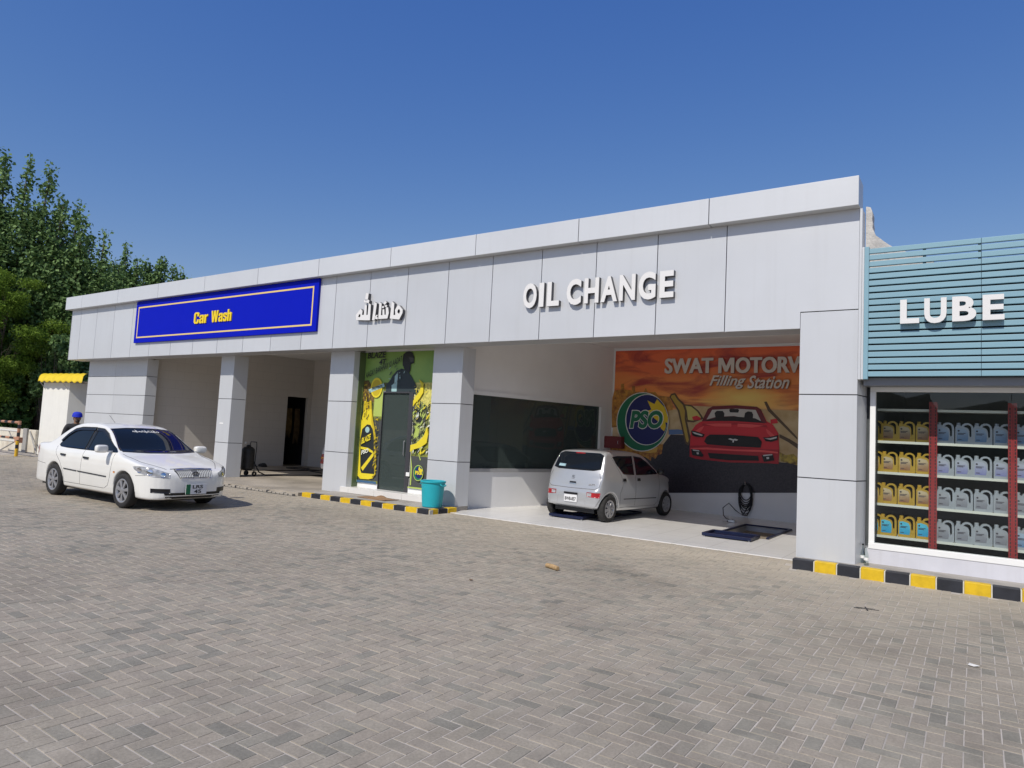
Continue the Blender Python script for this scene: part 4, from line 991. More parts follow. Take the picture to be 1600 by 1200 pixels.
    for body, x, z, w_, h_, sh, bo in (('SWAT', 20.33, 3.535, 1.27, 0.40, 0, 0.022), ('OTORWAY', 22.18, 3.53, 2.28, 0.395, 0, 0.022), ('Filling', 21.53, 3.14, 0.90, 0.34, 0.35, 0.018), ('Station', 22.47, 3.15, 0.98, 0.32, 0.35, 0.018)):
        put_text(mb, body, (x - ox + .014, y, z - oz - .014), X3, Z3, w_, h_, 0, bold=bo, mi=1, shear=sh)
        for k, dx in enumerate((-.012, .012, 0) if not sh else (0,)):
            put_text(mb, body, (x - ox + dx, y - .0015 - .0004 * k, z - oz), X3, Z3, w_, h_, 0, bold=bo, mi=0, shear=sh)
    mb.build('lettering', [gw, dk], t)
mural()

def poster():
    t = thing('wall_poster', 'green and yellow printed advert of oil bottle and rider round glass door', 'poster', (15.5, 0.89, 0.35))
    ox, oz = 15.5, 0.35
    sub = lambda pts: [(p[0] - ox, p[1] - oz) for p in pts]
    mb = MB()
    mats = [mat('poster_base', (0.035, 0.045, 0.030), 0.4, var=1, vscale=5, col2=(0.36, 0.38, 0.06)),
            mat('poster_green', (0.29, 0.45, 0.10), 0.4, var=1, vscale=1.2, col2=(0.19, 0.35, 0.08)),
            mat('poster_gold', (0.26, 0.17, 0.05), 0.4, var=1, vscale=14, col2=(0.04, 0.03, 0.018)),
            mat('poster_wheat', (0.80, 0.72, 0.20), 0.4, var=1, vscale=18, col2=(0.38, 0.36, 0.08)),
            mat('poster_metal', (0.035, 0.045, 0.03), 0.4, var=1, vscale=15, col2=(0.42, 0.46, 0.16)),
            pm('poster_black', (0.022, 0.026, 0.026)), pm('poster_yellow', (0.76, 0.62, 0.03)), pm('poster_yellow_dark', (0.56, 0.42, 0.02)),
            pm('poster_lime', (0.42, 0.52, 0.12)), pm('poster_cyan', (0.36, 0.55, 0.55)), pm('poster_blue', (0.05, 0.12, 0.22)),
            pm('poster_white', (0.72, 0.74, 0.64)), pm('logo_green', (0.012, 0.16, 0.075)), pm('logo_blue', (0.012, 0.018, 0.13)), pm('poster_grey', (0.07, 0.075, 0.072)), pm('poster_suit', (0.03, 0.045, 0.05))]
    hole = sub([(15.05, 0.36), (15.05, 2.625), (16.065, 2.625), (16.065, 0.36)])
    outer = sub([(14.30, 0.352), (15.04, 0.352), (15.04, 2.632), (16.075, 2.632), (16.075, 0.352), (16.93, 0.352), (16.93, 3.6), (14.30, 3.6)])
    mb.prism(outer, (0, -0.005, 0), X3, Z3, (0, 0.004, 0), 0)
    lay = [0]
    def clip(pts):        # keep the print off the doorway opening
        out = []
        for (x, z) in pts:
            z = min(max(z, 0.36), 3.6); x = min(max(x, 14.30), 16.93)
            out.append((x, z))
        return out
    def put(k, i):
        lay[0] += 1
        mb.flat(sub(clip(POSTER[k])), (0, -0.0055 - 0.0012 * lay[0], 0), X3, Z3, i)
    def rect(x0, z0, x1, z1, i):
        lay[0] += 1
        mb.flat(sub([(x0, z0), (x1, z0), (x1, z1), (x0, z1)]), (0, -0.0055 - 0.0012 * lay[0], 0), X3, Z3, i)
    rect(14.30, 2.84, 16.93, 3.6, 1)
    rect(14.36, 0.42, 15.04, 1.9, 14)
    rect(14.75, 2.0, 15.04, 2.84, 8)
    rect(16.08, 0.36, 16.93, 1.1, 14)
    rect(16.08, 1.95, 16.93, 2.84, 3)
    put('leftgold', 2); put('upperdark', 2) if False else None
    def right(k, i):      # shapes right of the door: trimmed to the print's strip there
        P = [(min(max(x, 16.08), 16.93), z) for x, z in POSTER[k]]
        lay[0] += 1
        mb.flat(sub(P), (0, -0.0055 - 0.0012 * lay[0], 0), X3, Z3, i)
    right('bikedark', 4); right('bikemetal', 5); right('bikegreen', 8); right('hl', 8)
    right('splash_b', 6); right('trail_a', 8); right('trail_b', 8)
    put('rider', 15); put('strap', 9); put('helmet', 5); put('visor', 14)
    right('splash_a', 6); right('drop', 5)
    put('bottle', 6); put('bottleshade', 7); put('cap', 7); put('label', 5); put('lbl_sw', 6); put('lbl_sw2', 6)
    lay[0] += 1
    yy = lambda: -0.0055 - 0.0012 * lay[0]
    mb.flat(circle(14.60 - ox, 1.66 - oz, 0.075, 20), (0, yy(), 0), X3, Z3, 9)
    mb.flat(circle(14.82 - ox, 2.71 - oz, 0.20, 28, 0.25), (0, yy(), 0), X3, Z3, 6); lay[0] += 1
    mb.flat(circle(14.82 - ox, 2.71 - oz, 0.155, 28, 0.20), (0, yy(), 0), X3, Z3, 7); lay[0] += 1
    put('ribbon', 9)
    def shards(x0, z0, x1, z1, n, cols, s):
        # splintered fragments of spray, chrome and foliage that fill the printed picture
        lay[0] += 1
        for _ in range(n):
            cx, cz = x0 + (x1 - x0) * rng.random(), z0 + (z1 - z0) * rng.random()
            a = 1.0 + rng.normal() * .5; l_ = s * (.5 + rng.random()); w_ = l_ * (.12 + .25 * rng.random())
            ca, sa = math.cos(a), math.sin(a)
            P = [(cx + ca * l_, cz + sa * l_), (cx - sa * w_, cz + ca * w_), (cx - ca * l_ * .8, cz - sa * l_ * .8), (cx + sa * w_ * .6, cz - ca * w_ * .6)]
            P = [(min(max(x, x0), x1), min(max(z, z0), z1)) for x, z in P]
            mb.flat(sub(P), (0, -0.0055 - 0.0012 * lay[0] - .00002 * _, 0), X3, Z3, cols[int(rng.random() * len(cols))])
    shards(16.09, 1.15, 16.92, 2.35, 150, (5, 5, 14, 8, 6, 11, 15), .075)
    shards(16.09, 1.95, 16.92, 2.83, 60, (6, 3, 8, 7), .06)
    shards(14.86, 0.5, 15.03, 2.0, 70, (5, 2, 14, 7), .06)
    shards(14.38, 1.9, 14.62, 2.80, 60, (2, 5, 7), .05)
    shards(15.2, 2.75, 15.75, 3.25, 26, (15, 14, 9), .05)
    right('splash_b', 6); right('splash_a', 6)
    # round emblem low on the right
    for r, i in ((0.155, 8), (0.14, 12)):
        lay[0] += 1; mb.flat(circle(16.38 - ox, 0.72 - oz, r, 30, r * 1.2), (0, yy(), 0), X3, Z3, i)
    lay[0] += 1; mb.flat(circle(16.40 - ox, 0.735 - oz, 0.115, 30, 0.14), (0, yy(), 0), X3, Z3, 13)
    lay[0] += 1; mb.flat(sub([(16.40, 0.88), (16.44, 0.83), (16.52, 0.80), (16.49, 0.74), (16.52, 0.68), (16.45, 0.70), (16.42, 0.76), (16.38, 0.80)]), (0, yy(), 0), X3, Z3, 6)
    rect(14.34, 0.352, 15.04, 0.41, 10); rect(14.32, 0.352, 14.36, 2.85, 8); rect(16.08, 0.352, 16.93, 0.385, 8)
    mb.build('print', mats, t)
    lay[0] += 1
    mb = MB()
    put_text(mb, 'BLAZE', (14.46 - ox, yy(), 3.44 - oz), Vector((1, 0, 0.03)), Vector((0.12, 0, 1)), 0.62, 0.155, 0, bold=0.03, mi=0)
    put_text(mb, '4T', (14.87 - ox, yy(), 3.27 - oz), Vector((1, 0, 0.05)), Vector((0.12, 0, 1)), 0.24, 0.15, 0, bold=0.03, mi=0)
    put_text(mb, 'AAGAY BARHNAY KI AADAT', (14.44 - ox, yy(), 2.94 - oz), Vector((1, 0, 0.34)), Vector((0.05, 0, 1)), 1.27, 0.15, 0, bold=0.015, mi=0, spacing=1.05)
    put_text(mb, 'PROTECT', (14.68 - ox, yy(), 2.655 - oz), Vector((1, 0, 0.17)), Z3, 0.36, 0.06, 0, bold=0.03, mi=0)
    put_text(mb, 'BLAZE', (14.44 - ox, yy(), 1.29 - oz), Vector((1, 0, 0.42)), Vector((0.1, 0, 1)), 0.33, 0.16, 0, bold=0.04, mi=1)
    put_text(mb, 'PSO', (14.46 - ox, yy(), 1.03 - oz), Vector((1, 0, 0.3)), Vector((0.1, 0, 1)), 0.25, 0.11, 0, bold=0.04, mi=2)
    put_text(mb, 'PSO', (16.29 - ox, yy(), 0.68 - oz), X3, Z3, 0.2, 0.09, 0, bold=0.05, mi=1)
    mb.build('lettering', [M['poster_black'], M['poster_yellow'], M['poster_white']], t)
poster()

# ================================================================== SHOP
shop = thing('lube_shop', 'shop with turquoise slatted front and lit display window of oil cans', 'shop', (25.8, 0.4, 0.1))
del shop['label']
shop['label'] = 'shop with turquoise slatted front over a wide display window'
def shop_build():
    O = Vector((25.8, 0.4, 0.1))
    XR = 33.0
    def bx(*a, mi=0, mb=None):
        mb = mb or MB()
        return mb.box(a[0] - O.x, a[1] - O.y, a[2] - O.z, a[3] - O.x, a[4] - O.y, a[5] - O.z, mi)
    bx(25.75, 0.35, 0.098, XR, 0.60, 0.31).build('base_wall', mat('pale_plinth', (0.62, 0.62, 0.66), 0.5, var=0.08, vscale=3, streak=0.15), shop)
    mb = MB()
    bx(25.73, 0.10, 2.72, XR, 0.62, 2.83, mb=mb)
    mb.build('lintel', mat('grey_lintel', (0.22, 0.23, 0.25), 0.5), shop)
    # slatted screen
    mb = MB()
    n = 20
    for i in range(n):
        z = 2.842 + i * 0.0965
        off = (rng.random() - .5) * 0.004
        for a, b in ((25.80, 27.17), (27.174, 29.9), (29.904, XR)):
            bx(a, -0.03, z + off, b, 0.02, z + 0.0725 + off, mb=mb)
    bx(25.705, -0.02, 2.80, 25.735, 0.30, 4.785, mb=mb, mi=1)
    bx(25.738, -0.045, 2.80, 25.80, 0.05, 4.78, mb=mb)
    scr = mb.build('slat_screen', [M['teal'], M['alu2']], shop, bevel=0.004)
    mb = MB()
    for x in (26.5, 27.155, 28.4, 29.9, 31.4, 32.8):
        bx(x - .02, 0.0225, 2.84, x + .02, 0.06, 4.76).build('upright', M['tealdark'], scr)
    bx(25.8, 0.10, 2.832, XR, 0.13, 4.42).build('backing_wall', mat('dark_backing', (0.045, 0.06, 0.075), 0.7, var=0.3, vscale=3), shop)
    lt = thing('sign_letters', 'raised white capital letters reading LUBE on turquoise slats', 'sign', tuple(O))
    rim = mat('letter_rim', (0.30, 0.31, 0.32), 0.4, 0.4)
    for ch, a, b in (('L', 26.215, 26.45), ('U', 26.51, 26.775), ('B', 26.84, 27.115), ('E', 27.185, 27.425)):
        ov = 0.012 if ch == 'U' else 0
        let = MB()
        put_text(let, ch, (a - O.x, -0.06 - O.y, 3.585 - ov - O.z), X3, Z3, b - a, 0.345 + ov, 0.075, bold=0.034, mi=0, side=1)
        let.build('letter', [M['lettwhite'], rim], lt)
    # window
    mb = MB()
    bx(25.79, 0.34, 0.312, XR, 0.47, 0.395, mb=mb); bx(25.79, 0.37, 2.65, XR, 0.47, 2.719, mb=mb); bx(25.79, 0.365, 0.396, 25.865, 0.468, 2.649, mb=mb)
    w_ = mb.build('window', M['whitetrim'], shop, bevel=0.004)
    for a, b in ((25.866, 27.515), (27.52, 29.6), (29.605, XR)):
        bx(a, 0.425, 0.397, b, 0.433, 2.648).build('pane', M['glass'], w_)
    # room behind the glass
    mb = MB()
    bx(25.95, 2.4, 0.1, XR, 2.5, 2.9, mb=mb); bx(25.72, 0.475, 2.83, XR, 2.5, 2.9, mb=mb)
    bx(25.85, 0.6, 0.11, XR, 2.4, 0.14, mb=mb)
    mb.prism([(25.70 - O.x, 0.49 - O.y), (25.80 - O.x, 0.49 - O.y), (26.1 - O.x, 2.45 - O.y), (26.0 - O.x, 2.45 - O.y)], (0, 0, 0.0), X3, Y3, (0, 0, 2.72), 0)
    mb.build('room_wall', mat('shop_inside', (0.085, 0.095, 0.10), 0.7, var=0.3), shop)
    bx(XR - .1, 0.4, 0.1, XR, 2.5, 4.6).build('end_wall', M['plaster'], shop)
    bx(25.9, 0.14, 4.40, XR, 2.6, 4.5).build('roof', M['concrete'], shop)
shop_build()

def rack():
    t = thing('shelf_rack', 'steel display rack with red slotted posts and cream shelves', 'rack', (27.0, 0.92, 0.14))
    post = MB()
    for sx in (-0.03, 0.03):
        post.box(sx - 0.022, -0.02, 0, sx + 0.022, 0.012, 2.39, 0)
    post.box(-0.008, -0.012, 0, 0.008, 0.005, 2.38, 0)
    for i in range(44):
        for sx in (-0.03, 0.03):
            post.box(sx - 0.007, -0.0212, 0.05 + i * 0.052, sx + 0.007, -0.0205, 0.085 + i * 0.052, 1)
    p0 = None
    for i, x in enumerate((25.66, 26.585, 27.54, 28.49)):
        if i == 0: continue
        if p0 is None:
            p0 = post.build('post', [M['redpost'], M['dark']], t)
            o = p0
        else:
            o = p0.copy(); C.objects.link(o); o.parent = t
        o.location = (x - 27.0, -0.145, 0)
    back = MB()
    for x in (26.6, 27.55, 28.5): back.box(x - 27.03, 0.30, 0, x - 26.97, 0.33, 2.4)
    back.build('rear_post', M['redpost'], t)
    for z in (2.42, 1.925, 1.45, 0.967, 0.485):
        mb = MB()
        for a, b in ((25.84, 26.535), (26.635, 27.49), (27.59, 28.44)):
            mb.box(a - 27.0, -0.115, z - 0.17, b - 27.0, 0.32, z - 0.145)
            mb.box(a - 27.0, -0.123, z - 0.178, b - 27.0, -0.116, z - 0.14)
        mb.build('shelf', M['shelf'], t)
rack()

def cans():
    out = [(0, 0.012), (0.012, 0), (0.203, 0), (0.215, 0.012), (0.215, 0.215), (0.205, 0.262), (0.182, 0.290), (0.150, 0.303), (0.115, 0.300), (0.088, 0.284), (0.076, 0.262), (0.062, 0.258), (0.062, 0.272), (0.012, 0.272), (0.012, 0.252), (0, 0.235)]
    hole = [(0.098, 0.250), (0.116, 0.272), (0.148, 0.279), (0.172, 0.268), (0.186, 0.244), (0.188, 0.205), (0.188, 0.120), (0.182, 0.105), (0.170, 0.105), (0.165, 0.13), (0.164, 0.19), (0.152, 0.222), (0.13, 0.238)]
    lab = [(0.018, 0.04), (0.145, 0.04), (0.153, 0.09), (0.150, 0.17), (0.128, 0.21), (0.06, 0.228), (0.018, 0.22)]
    def label_mat(name, a, b_):
        m = bpy.data.materials.new(name); m.use_nodes = True
        n = m.node_tree; N = n.nodes.new; L = n.links.new
        b = n.nodes['Principled BSDF']; b.inputs['Roughness'].default_value = 0.35
        tc = N('ShaderNodeTexCoord'); sp = N('ShaderNodeSeparateXYZ'); L(tc.outputs['Object'], sp.inputs[0])
        nz = N('ShaderNodeTexNoise'); nz.inputs['Scale'].default_value = 14; L(tc.outputs['Object'], nz.inputs[0])
        ma = N('ShaderNodeMath'); ma.operation = 'MULTIPLY_ADD'; ma.inputs[1].default_value = 0.08; L(nz.outputs[0], ma.inputs[0]); L(sp.outputs[2], ma.inputs[2])
        mr = N('ShaderNodeMapRange'); mr.inputs[1].default_value = 0.07; mr.inputs[2].default_value = 0.24; L(ma.outputs[0], mr.inputs[0])
        cr = N('ShaderNodeValToRGB'); cr.color_ramp.elements[0].color = (*a, 1); cr.color_ramp.elements[1].color = (*b_, 1)
        L(mr.outputs[0], cr.inputs[0]); L(cr.outputs[0], b.inputs['Base Color'])
        return m
    LM = {'brown': label_mat('label_brown', (0.26, 0.10, 0.035), (0.56, 0.44, 0.27)), 'cyan': label_mat('label_cyan', (0.02, 0.30, 0.55), (0.10, 0.50, 0.66)),
          'violet': label_mat('label_violet', (0.20, 0.20, 0.42), (0.42, 0.43, 0.50)), 'grey': label_mat('label_grey', (0.20, 0.195, 0.22), (0.36, 0.36, 0.38)), 'blue': label_mat('label_blue', (0.10, 0.20, 0.36), (0.36, 0.44, 0.54))}
    proto = {}
    def make(color, lb):
        t = thing('oil_can', 'oil can', 'oil can')
        bm_ = M['cangold'] if color == 'gold' else M['cansilver']
        MB().prism(out, (0, 0, 0), X3, Z3, (0, 0.11, 0), 0, holes=[hole]).build('body', bm_, t, bevel=0.010, segs=2)
        mb = MB(); mb.flat(lab, (0, -0.0015, 0), X3, Z3, 0)
        l_ = mb.build('label', LM[lb], t)
        mb = MB(); mb.flat(circle(0.040, 0.19, 0.013, 10), (0, -0.003, 0), X3, Z3, 0)
        for z, a, b in ((0.150, 0.03, 0.12), (0.135, 0.03, 0.10), (0.062, 0.03, 0.075)):
            mb.flat([(a, z), (b, z), (b, z + 0.009), (a, z + 0.009)], (0, -0.003, 0), X3, Z3, 0)
        mb.build('print', pm('can_ink', (0.05, 0.04, 0.05)), l_)
        mb = MB().lathe([(0.0245, 0.0), (0.0255, 0.004), (0.0255, 0.030), (0.022, 0.034), (0.001, 0.034)], (0.037, 0.055, 0.2725), seg=14)
        mb.build('cap', bm_, t, smooth=False)
        return t
    ordn = ['first', 'second', 'third', 'fourth', 'fifth']
    rows = [(1.925, 'second from top', 'brown', 'blue'), (1.45, 'third from top', 'brown', 'violet'), (0.967, 'fourth from top', 'brown', 'grey'), (0.485, 'lowest', 'cyan', 'grey')]
    for z, rn, lg, ls in rows:
        for color, lb, xs, grp in (('gold', lg, (25.66, 25.895, 26.13, 26.365), 'gold oil cans on the display rack'), ('silver', ls, (26.625, 26.855, 27.085, 27.32), 'silver oil cans on the display rack'), ('silver', 'blue' if z < .6 else ls, (27.56, 27.80, 28.03, 28.26), 'silver oil cans on the display rack')):
            for i, x in enumerate(xs):
                if x < 25.85 and False: continue
                key = (color, lb)
                if key not in proto:
                    o = proto[key] = make(color, lb)
                else:
                    o = copy_tree(proto[key])
                o.location = (x + (rng.random() - .5) * 0.012 + (0.04 if x < 25.8 else 0), 0.825 + rng.random() * 0.03, z - 0.004)
                o.rotation_euler = (0, 0, (rng.random() - .5) * 0.12)
                o.scale = (1.05, 1.0, 1.03)
                bay = 'in left bay' if color == 'gold' else ('between red posts' if x < 27.5 else 'in right bay')
                o['label'] = f'{color} can, {lb} label, {rn} shelf, {ordn[i]} from left {bay}'
                o['category'] = 'oil can'
                o['group'] = grp
cans()
# ================================================================== VEHICLES
def sdf_poly(P, A, B):
    """signed distance of points (A,B) to closed polygon P (negative inside)"""
    P = np.asarray(P, float)
    d = np.full(A.shape, 1e9)
    inside = np.zeros(A.shape, bool)
    n = len(P)
    for i in range(n):
        x0, y0 = P[i]; x1, y1 = P[(i + 1) % n]
        ex, ey = x1 - x0, y1 - y0
        wx, wy = A - x0, B - y0
        t = np.clip((wx * ex + wy * ey) / (ex * ex + ey * ey + 1e-12), 0, 1)
        d = np.minimum(d, (wx - ex * t) ** 2 + (wy - ey * t) ** 2)
        c = (y0 > B) != (y1 > B)
        with np.errstate(divide='ignore', invalid='ignore'):
            xi = ex * (B - y0) / (ey if abs(ey) > 1e-12 else 1e-12) + x0
        inside ^= c & (A < xi)
    d = np.sqrt(d)
    return np.where(inside, -d, d)

def smooth_poly(P, it=2):
    """Chaikin corner cutting for soft outlines"""
    P = np.asarray(P, float)
    for _ in range(it):
        Q = np.roll(P, -1, 0)
        P = np.stack([P * .78 + Q * .22, P * .22 + Q * .78], 1).reshape(-1, 2)
    return P

def smax(a, b, k):
    return 0.5 * (a + b + np.sqrt((a - b) ** 2 + k * k))

def surface_nets(F, org, h):
    """naive surface nets: smooth quad mesh of the zero level of F"""
    nx, ny, nz = F.shape
    s = F < 0
    cnt = np.zeros((nx - 1, ny - 1, nz - 1), np.int16)
    acc = np.zeros((nx - 1, ny - 1, nz - 1, 3))
    num = np.zeros((nx - 1, ny - 1, nz - 1))
    def cor(a, i, j, k): return a[i:i + nx - 1, j:j + ny - 1, k:k + nz - 1]
    corners = [(i, j, k) for i in (0, 1) for j in (0, 1) for k in (0, 1)]
    for c in corners: cnt += cor(s, *c)
    mixed = (cnt > 0) & (cnt < 8)
    for a in corners:
        for ax in range(3):
            if a[ax] == 1: continue
            b = list(a); b[ax] = 1
            fa, fb = cor(F, *a), cor(F, *b)
            cr = (fa < 0) != (fb < 0)
            t = np.where(cr, fa / np.where(cr, fa - fb, 1), 0)
            for q in range(3):
                acc[..., q] += np.where(cr, a[q] + (t if q == ax else 0), 0)
            num += cr
    idx = -np.ones(mixed.shape, np.int64)
    w = np.argwhere(mixed)
    idx[mixed] = np.arange(len(w))
    V = (w + acc[mixed] / num[mixed][:, None]) * h + np.asarray(org)
    faces = []
    for ax in range(3):
        o = [0, 0, 0]; o[ax] = 1
        A = s[:nx - o[0], :ny - o[1], :nz - o[2]]; B = s[o[0]:, o[1]:, o[2]:]
        u, v = [(1, 2), (2, 0), (0, 1)][ax]
        E = np.argwhere(A != B)
        ok = (E[:, u] > 0) & (E[:, v] > 0) & (E[:, u] < F.shape[u] - 1) & (E[:, v] < F.shape[v] - 1)
        E = E[ok]
        fl = A[E[:, 0], E[:, 1], E[:, 2]]
        def at(du, dv):
            P = E.copy(); P[:, u] -= du; P[:, v] -= dv
            return idx[P[:, 0], P[:, 1], P[:, 2]]
        q = np.stack([at(1, 1), at(0, 1), at(0, 0), at(1, 0)], 1)
        q[~fl] = q[~fl][:, ::-1]
        faces.append(q)
    return V, np.concatenate(faces)

def car_field(side, front, plan, bounds, h, k1, k2, arches, warp, cabin=None):
    """body = side outline x front outline x plan outline, edges rounded, wheel arches cut"""
    xs = np.arange(bounds[0], bounds[1], h); ys = np.arange(-bounds[2], bounds[2] + h / 2, h); zs = np.arange(bounds[3], bounds[4], h)
    X, Y, Z = np.meshgrid(xs, ys, zs, indexing='ij')
    Xw, Zw = warp(X, Y, Z)
    # side outline distance, tabulated on a fine grid then looked up at the warped points
    gx = np.arange(bounds[0] - .5, bounds[1] + .5, .01); gz = np.arange(bounds[3] - .3, bounds[4] + .4, .01)
    GX, GZ = np.meshgrid(gx, gz, indexing='ij')
    T = sdf_poly(side, GX, GZ)
    fx = np.clip((Xw - gx[0]) / .01, 0, len(gx) - 2); fz = np.clip((Zw - gz[0]) / .01, 0, len(gz) - 2)
    ix, iz = fx.astype(int), fz.astype(int); ax, az = fx - ix, fz - iz
    S_ = T[ix, iz] * (1 - ax) * (1 - az) + T[ix + 1, iz] * ax * (1 - az) + T[ix, iz + 1] * (1 - ax) * az + T[ix + 1, iz + 1] * ax * az
    Ff = sdf_poly(front, Y[0], Z[0])[None]
    Fp = sdf_poly(plan, X[:, :, 0], Y[:, :, 0])[:, :, None]
    F = smax(smax(S_, Fp, k2), np.broadcast_to(Ff, S_.shape), k1)
    for (xa, za, r, inner) in arches:
        c = np.sqrt((X - xa) ** 2 + (Z - za) ** 2) - r
        a = np.maximum(c, inner - np.abs(Y))
        F = smax(F, -a, 0.012)
    V, Q = surface_nets(F, (xs[0], ys[0], zs[0]), h)
    return V, Q

def mirror_poly(half):
    """half outline [(y>=0, z)...] from bottom to top -> closed outline"""
    return np.array(list(half) + [(-y, z) for y, z in reversed(half)])

class Panels:
    """thin trim laid on a body surface by projecting a patch along a direction"""
    def __init__(s, V, Q, root):
        s.bvh = BVHTree.FromPolygons([Vector(v) for v in V], [tuple(q) for q in Q])
        s.root = root
    def patch(s, name, lo, hi, d, off, m, nu=24, nv=8, U=None, parent=None, thick=0.006, build=True, mb=None, mi=0):
        """lo, hi: polylines in (u, z) of the patch's lower and upper edge; d: projection direction"""
        d = Vector(d).normalized()
        U = Vector(U) if U else Vector((-d.y, d.x, 0)).normalized()
        def samp(pl, t):
            L = [0]
            for a, b in zip(pl[:-1], pl[1:]): L.append(L[-1] + math.dist(a, b))
            x = t * L[-1]
            for i in range(len(pl) - 1):
                if x <= L[i + 1] + 1e-9:
                    f = (x - L[i]) / max(L[i + 1] - L[i], 1e-9)
                    return [pl[i][q] * (1 - f) + pl[i + 1][q] * f for q in (0, 1)]
            return pl[-1]
        mb = mb or MB()
        top, bot, fs = {}, {}, []
        V = []
        for i in range(nu + 1):
            a, b = samp(lo, i / nu), samp(hi, i / nu)
            for j in range(nv + 1):
                f = j / nv
                u, z = a[0] * (1 - f) + b[0] * f, a[1] * (1 - f) + b[1] * f
                o = U * u + Vector((0, 0, z)) - d * 8
                hit, nrm, _, _ = s.bvh.ray_cast(o, d, 20)
                if hit is None: continue
                if nrm.dot(d) > 0: nrm = -nrm
                top[i, j] = len(V); V.append(hit + nrm * off)
                bot[i, j] = len(V); V.append(hit + nrm * (off - thick))
        edge = {}
        for i in range(nu):
            for j in range(nv):
                ks = [(i, j), (i + 1, j), (i + 1, j + 1), (i, j + 1)]
                if all(k in top for k in ks):
                    P = [V[top[k]] for k in ks]
                    if max((P[0] - P[2]).length, (P[1] - P[3]).length) > 0.35: continue
                    fs.append(tuple(top[k] for k in ks))
                    for a, b in zip(ks, ks[1:] + ks[:1]):
                        e = (a, b)
                        if (b, a) in edge: del edge[(b, a)]
                        else: edge[e] = 1
        for a, b in edge:
            fs.append((top[a], top[b], bot[b], bot[a]))
        mb.add(V, fs, mi)
        if build: return mb.build(name, m, parent or s.root, smooth=True)
        return mb
    def line(s, mb, pts, d, w=0.006, off=0.0015, U=None, n=30, mi=0):
        """thin dark seam along a polyline"""
        lo, hi = [], []
        for i, p in enumerate(pts):
            a = Vector(pts[max(i - 1, 0)]); b = Vector(pts[min(i + 1, len(pts) - 1)])
            t = (b - a).normalized(); nn = Vector((-t.y, t.x)) * w / 2
            lo.append((p[0] - nn.x, p[1] - nn.y)); hi.append((p[0] + nn.x, p[1] + nn.y))
        s.patch('', lo, hi, d, off, None, n, 1, U, build=False, mb=mb, mi=mi, thick=0.003)

def paint(name, col, metal=0.0, rough=0.28, dirt=0.12):
    return mat(name, col, rough, metal, var=dirt, vscale=2.0, coat=0.6)
M['tyre'] = mat('tyre', (0.028, 0.027, 0.026), 0.85, var=0.35, vscale=14, bump=0.2, bscale=70)
M['rim'] = mat('rim_silver', (0.42, 0.42, 0.43), 0.35, 0.6, var=0.15)
M['rimdark'] = mat('rim_dark', (0.03, 0.03, 0.03), 0.7)
M['carglass'] = mat('car_glass', (0.008, 0.011, 0.016), 0.03, 0.0, spec=0.3)
M['blacktrim'] = mat('black_trim', (0.012, 0.012, 0.013), 0.35)
M['chrome'] = mat('chrome', (0.75, 0.75, 0.76), 0.08, 1.0)
M['lampglass'] = mat('lamp_glass', (0.50, 0.51, 0.52), 0.15, 0.15, var=0.6, vscale=16, coat=0.7)
M['redlamp'] = mat('red_lens', (0.42, 0.012, 0.018), 0.15, var=0.3, vscale=12, coat=0.8)
M['amberlamp'] = mat('amber_lens', (0.75, 0.26, 0.02), 0.2, coat=0.6)
M['plate'] = mat('plate_white', (0.72, 0.72, 0.72), 0.4)
M['plategreen'] = mat('plate_green', (0.01, 0.16, 0.07), 0.4)
M['ink'] = mat('plate_ink', (0.02, 0.02, 0.02), 0.5)

def wheel(parent, loc, R_, rr, w_, side, spokes, holes=False):
    """side=+1: outer face towards +y"""
    t = MB()
    hw = w_ / 2
    prof = [(rr - .01, -hw * .8), (rr + .015, -hw * .93), (R_ - .05, -hw), (R_ - .018, -hw * .92), (R_ - .003, -hw * .72), (R_, -hw * .4), (R_, hw * .4), (R_ - .003, hw * .72), (R_ - .018, hw * .92), (R_ - .05, hw), (rr + .015, hw * .93), (rr - .01, hw * .8)]
    t.lathe(prof, (0, 0, 0), 'y', 40)
    o = t.build('wheel', M['tyre'], parent, smooth=True)
    o.location = loc
    r = MB()
    r.lathe([(rr + .012, hw * .88 * side), (rr - .004, hw * .93 * side), (rr - .022, hw * .84 * side), (rr - .035, hw * .55 * side)], (0, 0, 0), 'y', 36, 0)
    r.lathe([(rr - .03, hw * .45 * side), (0.001, hw * .35 * side)], (0, 0, 0), 'y', 24, 1)
    r.lathe([(0.062, hw * .5 * side), (0.058, hw * .88 * side), (0.03, hw * .93 * side), (0.001, hw * .93 * side)], (0, 0, 0), 'y', 20, 0)
    for k in range(spokes):
        a = 2 * math.pi * k / spokes + .2
        ca, sa = math.cos(a), math.sin(a)
        def q(rad, tan, y): return (rad * ca - tan * sa, y * side, rad * sa + tan * ca)
        w1, w2 = (0.020, 0.034) if not holes else (0.022, 0.040)
        vs = [q(0.045, -w1, hw * .88), q(0.045, w1, hw * .88), q(rr - .012, w2, hw * .86), q(rr - .012, -w2, hw * .86),
              q(0.045, -w1, hw * .55), q(0.045, w1, hw * .55), q(rr - .012, w2, hw * .5), q(rr - .012, -w2, hw * .5)]
        r.add(vs, [(0, 1, 2, 3), (7, 6, 5, 4), (0, 4, 5, 1), (1, 5, 6, 2), (2, 6, 7, 3), (3, 7, 4, 0)], 0)
    r.build('rim', [M['rim'], M['rimdark']], o, bevel=0.004)
    return o

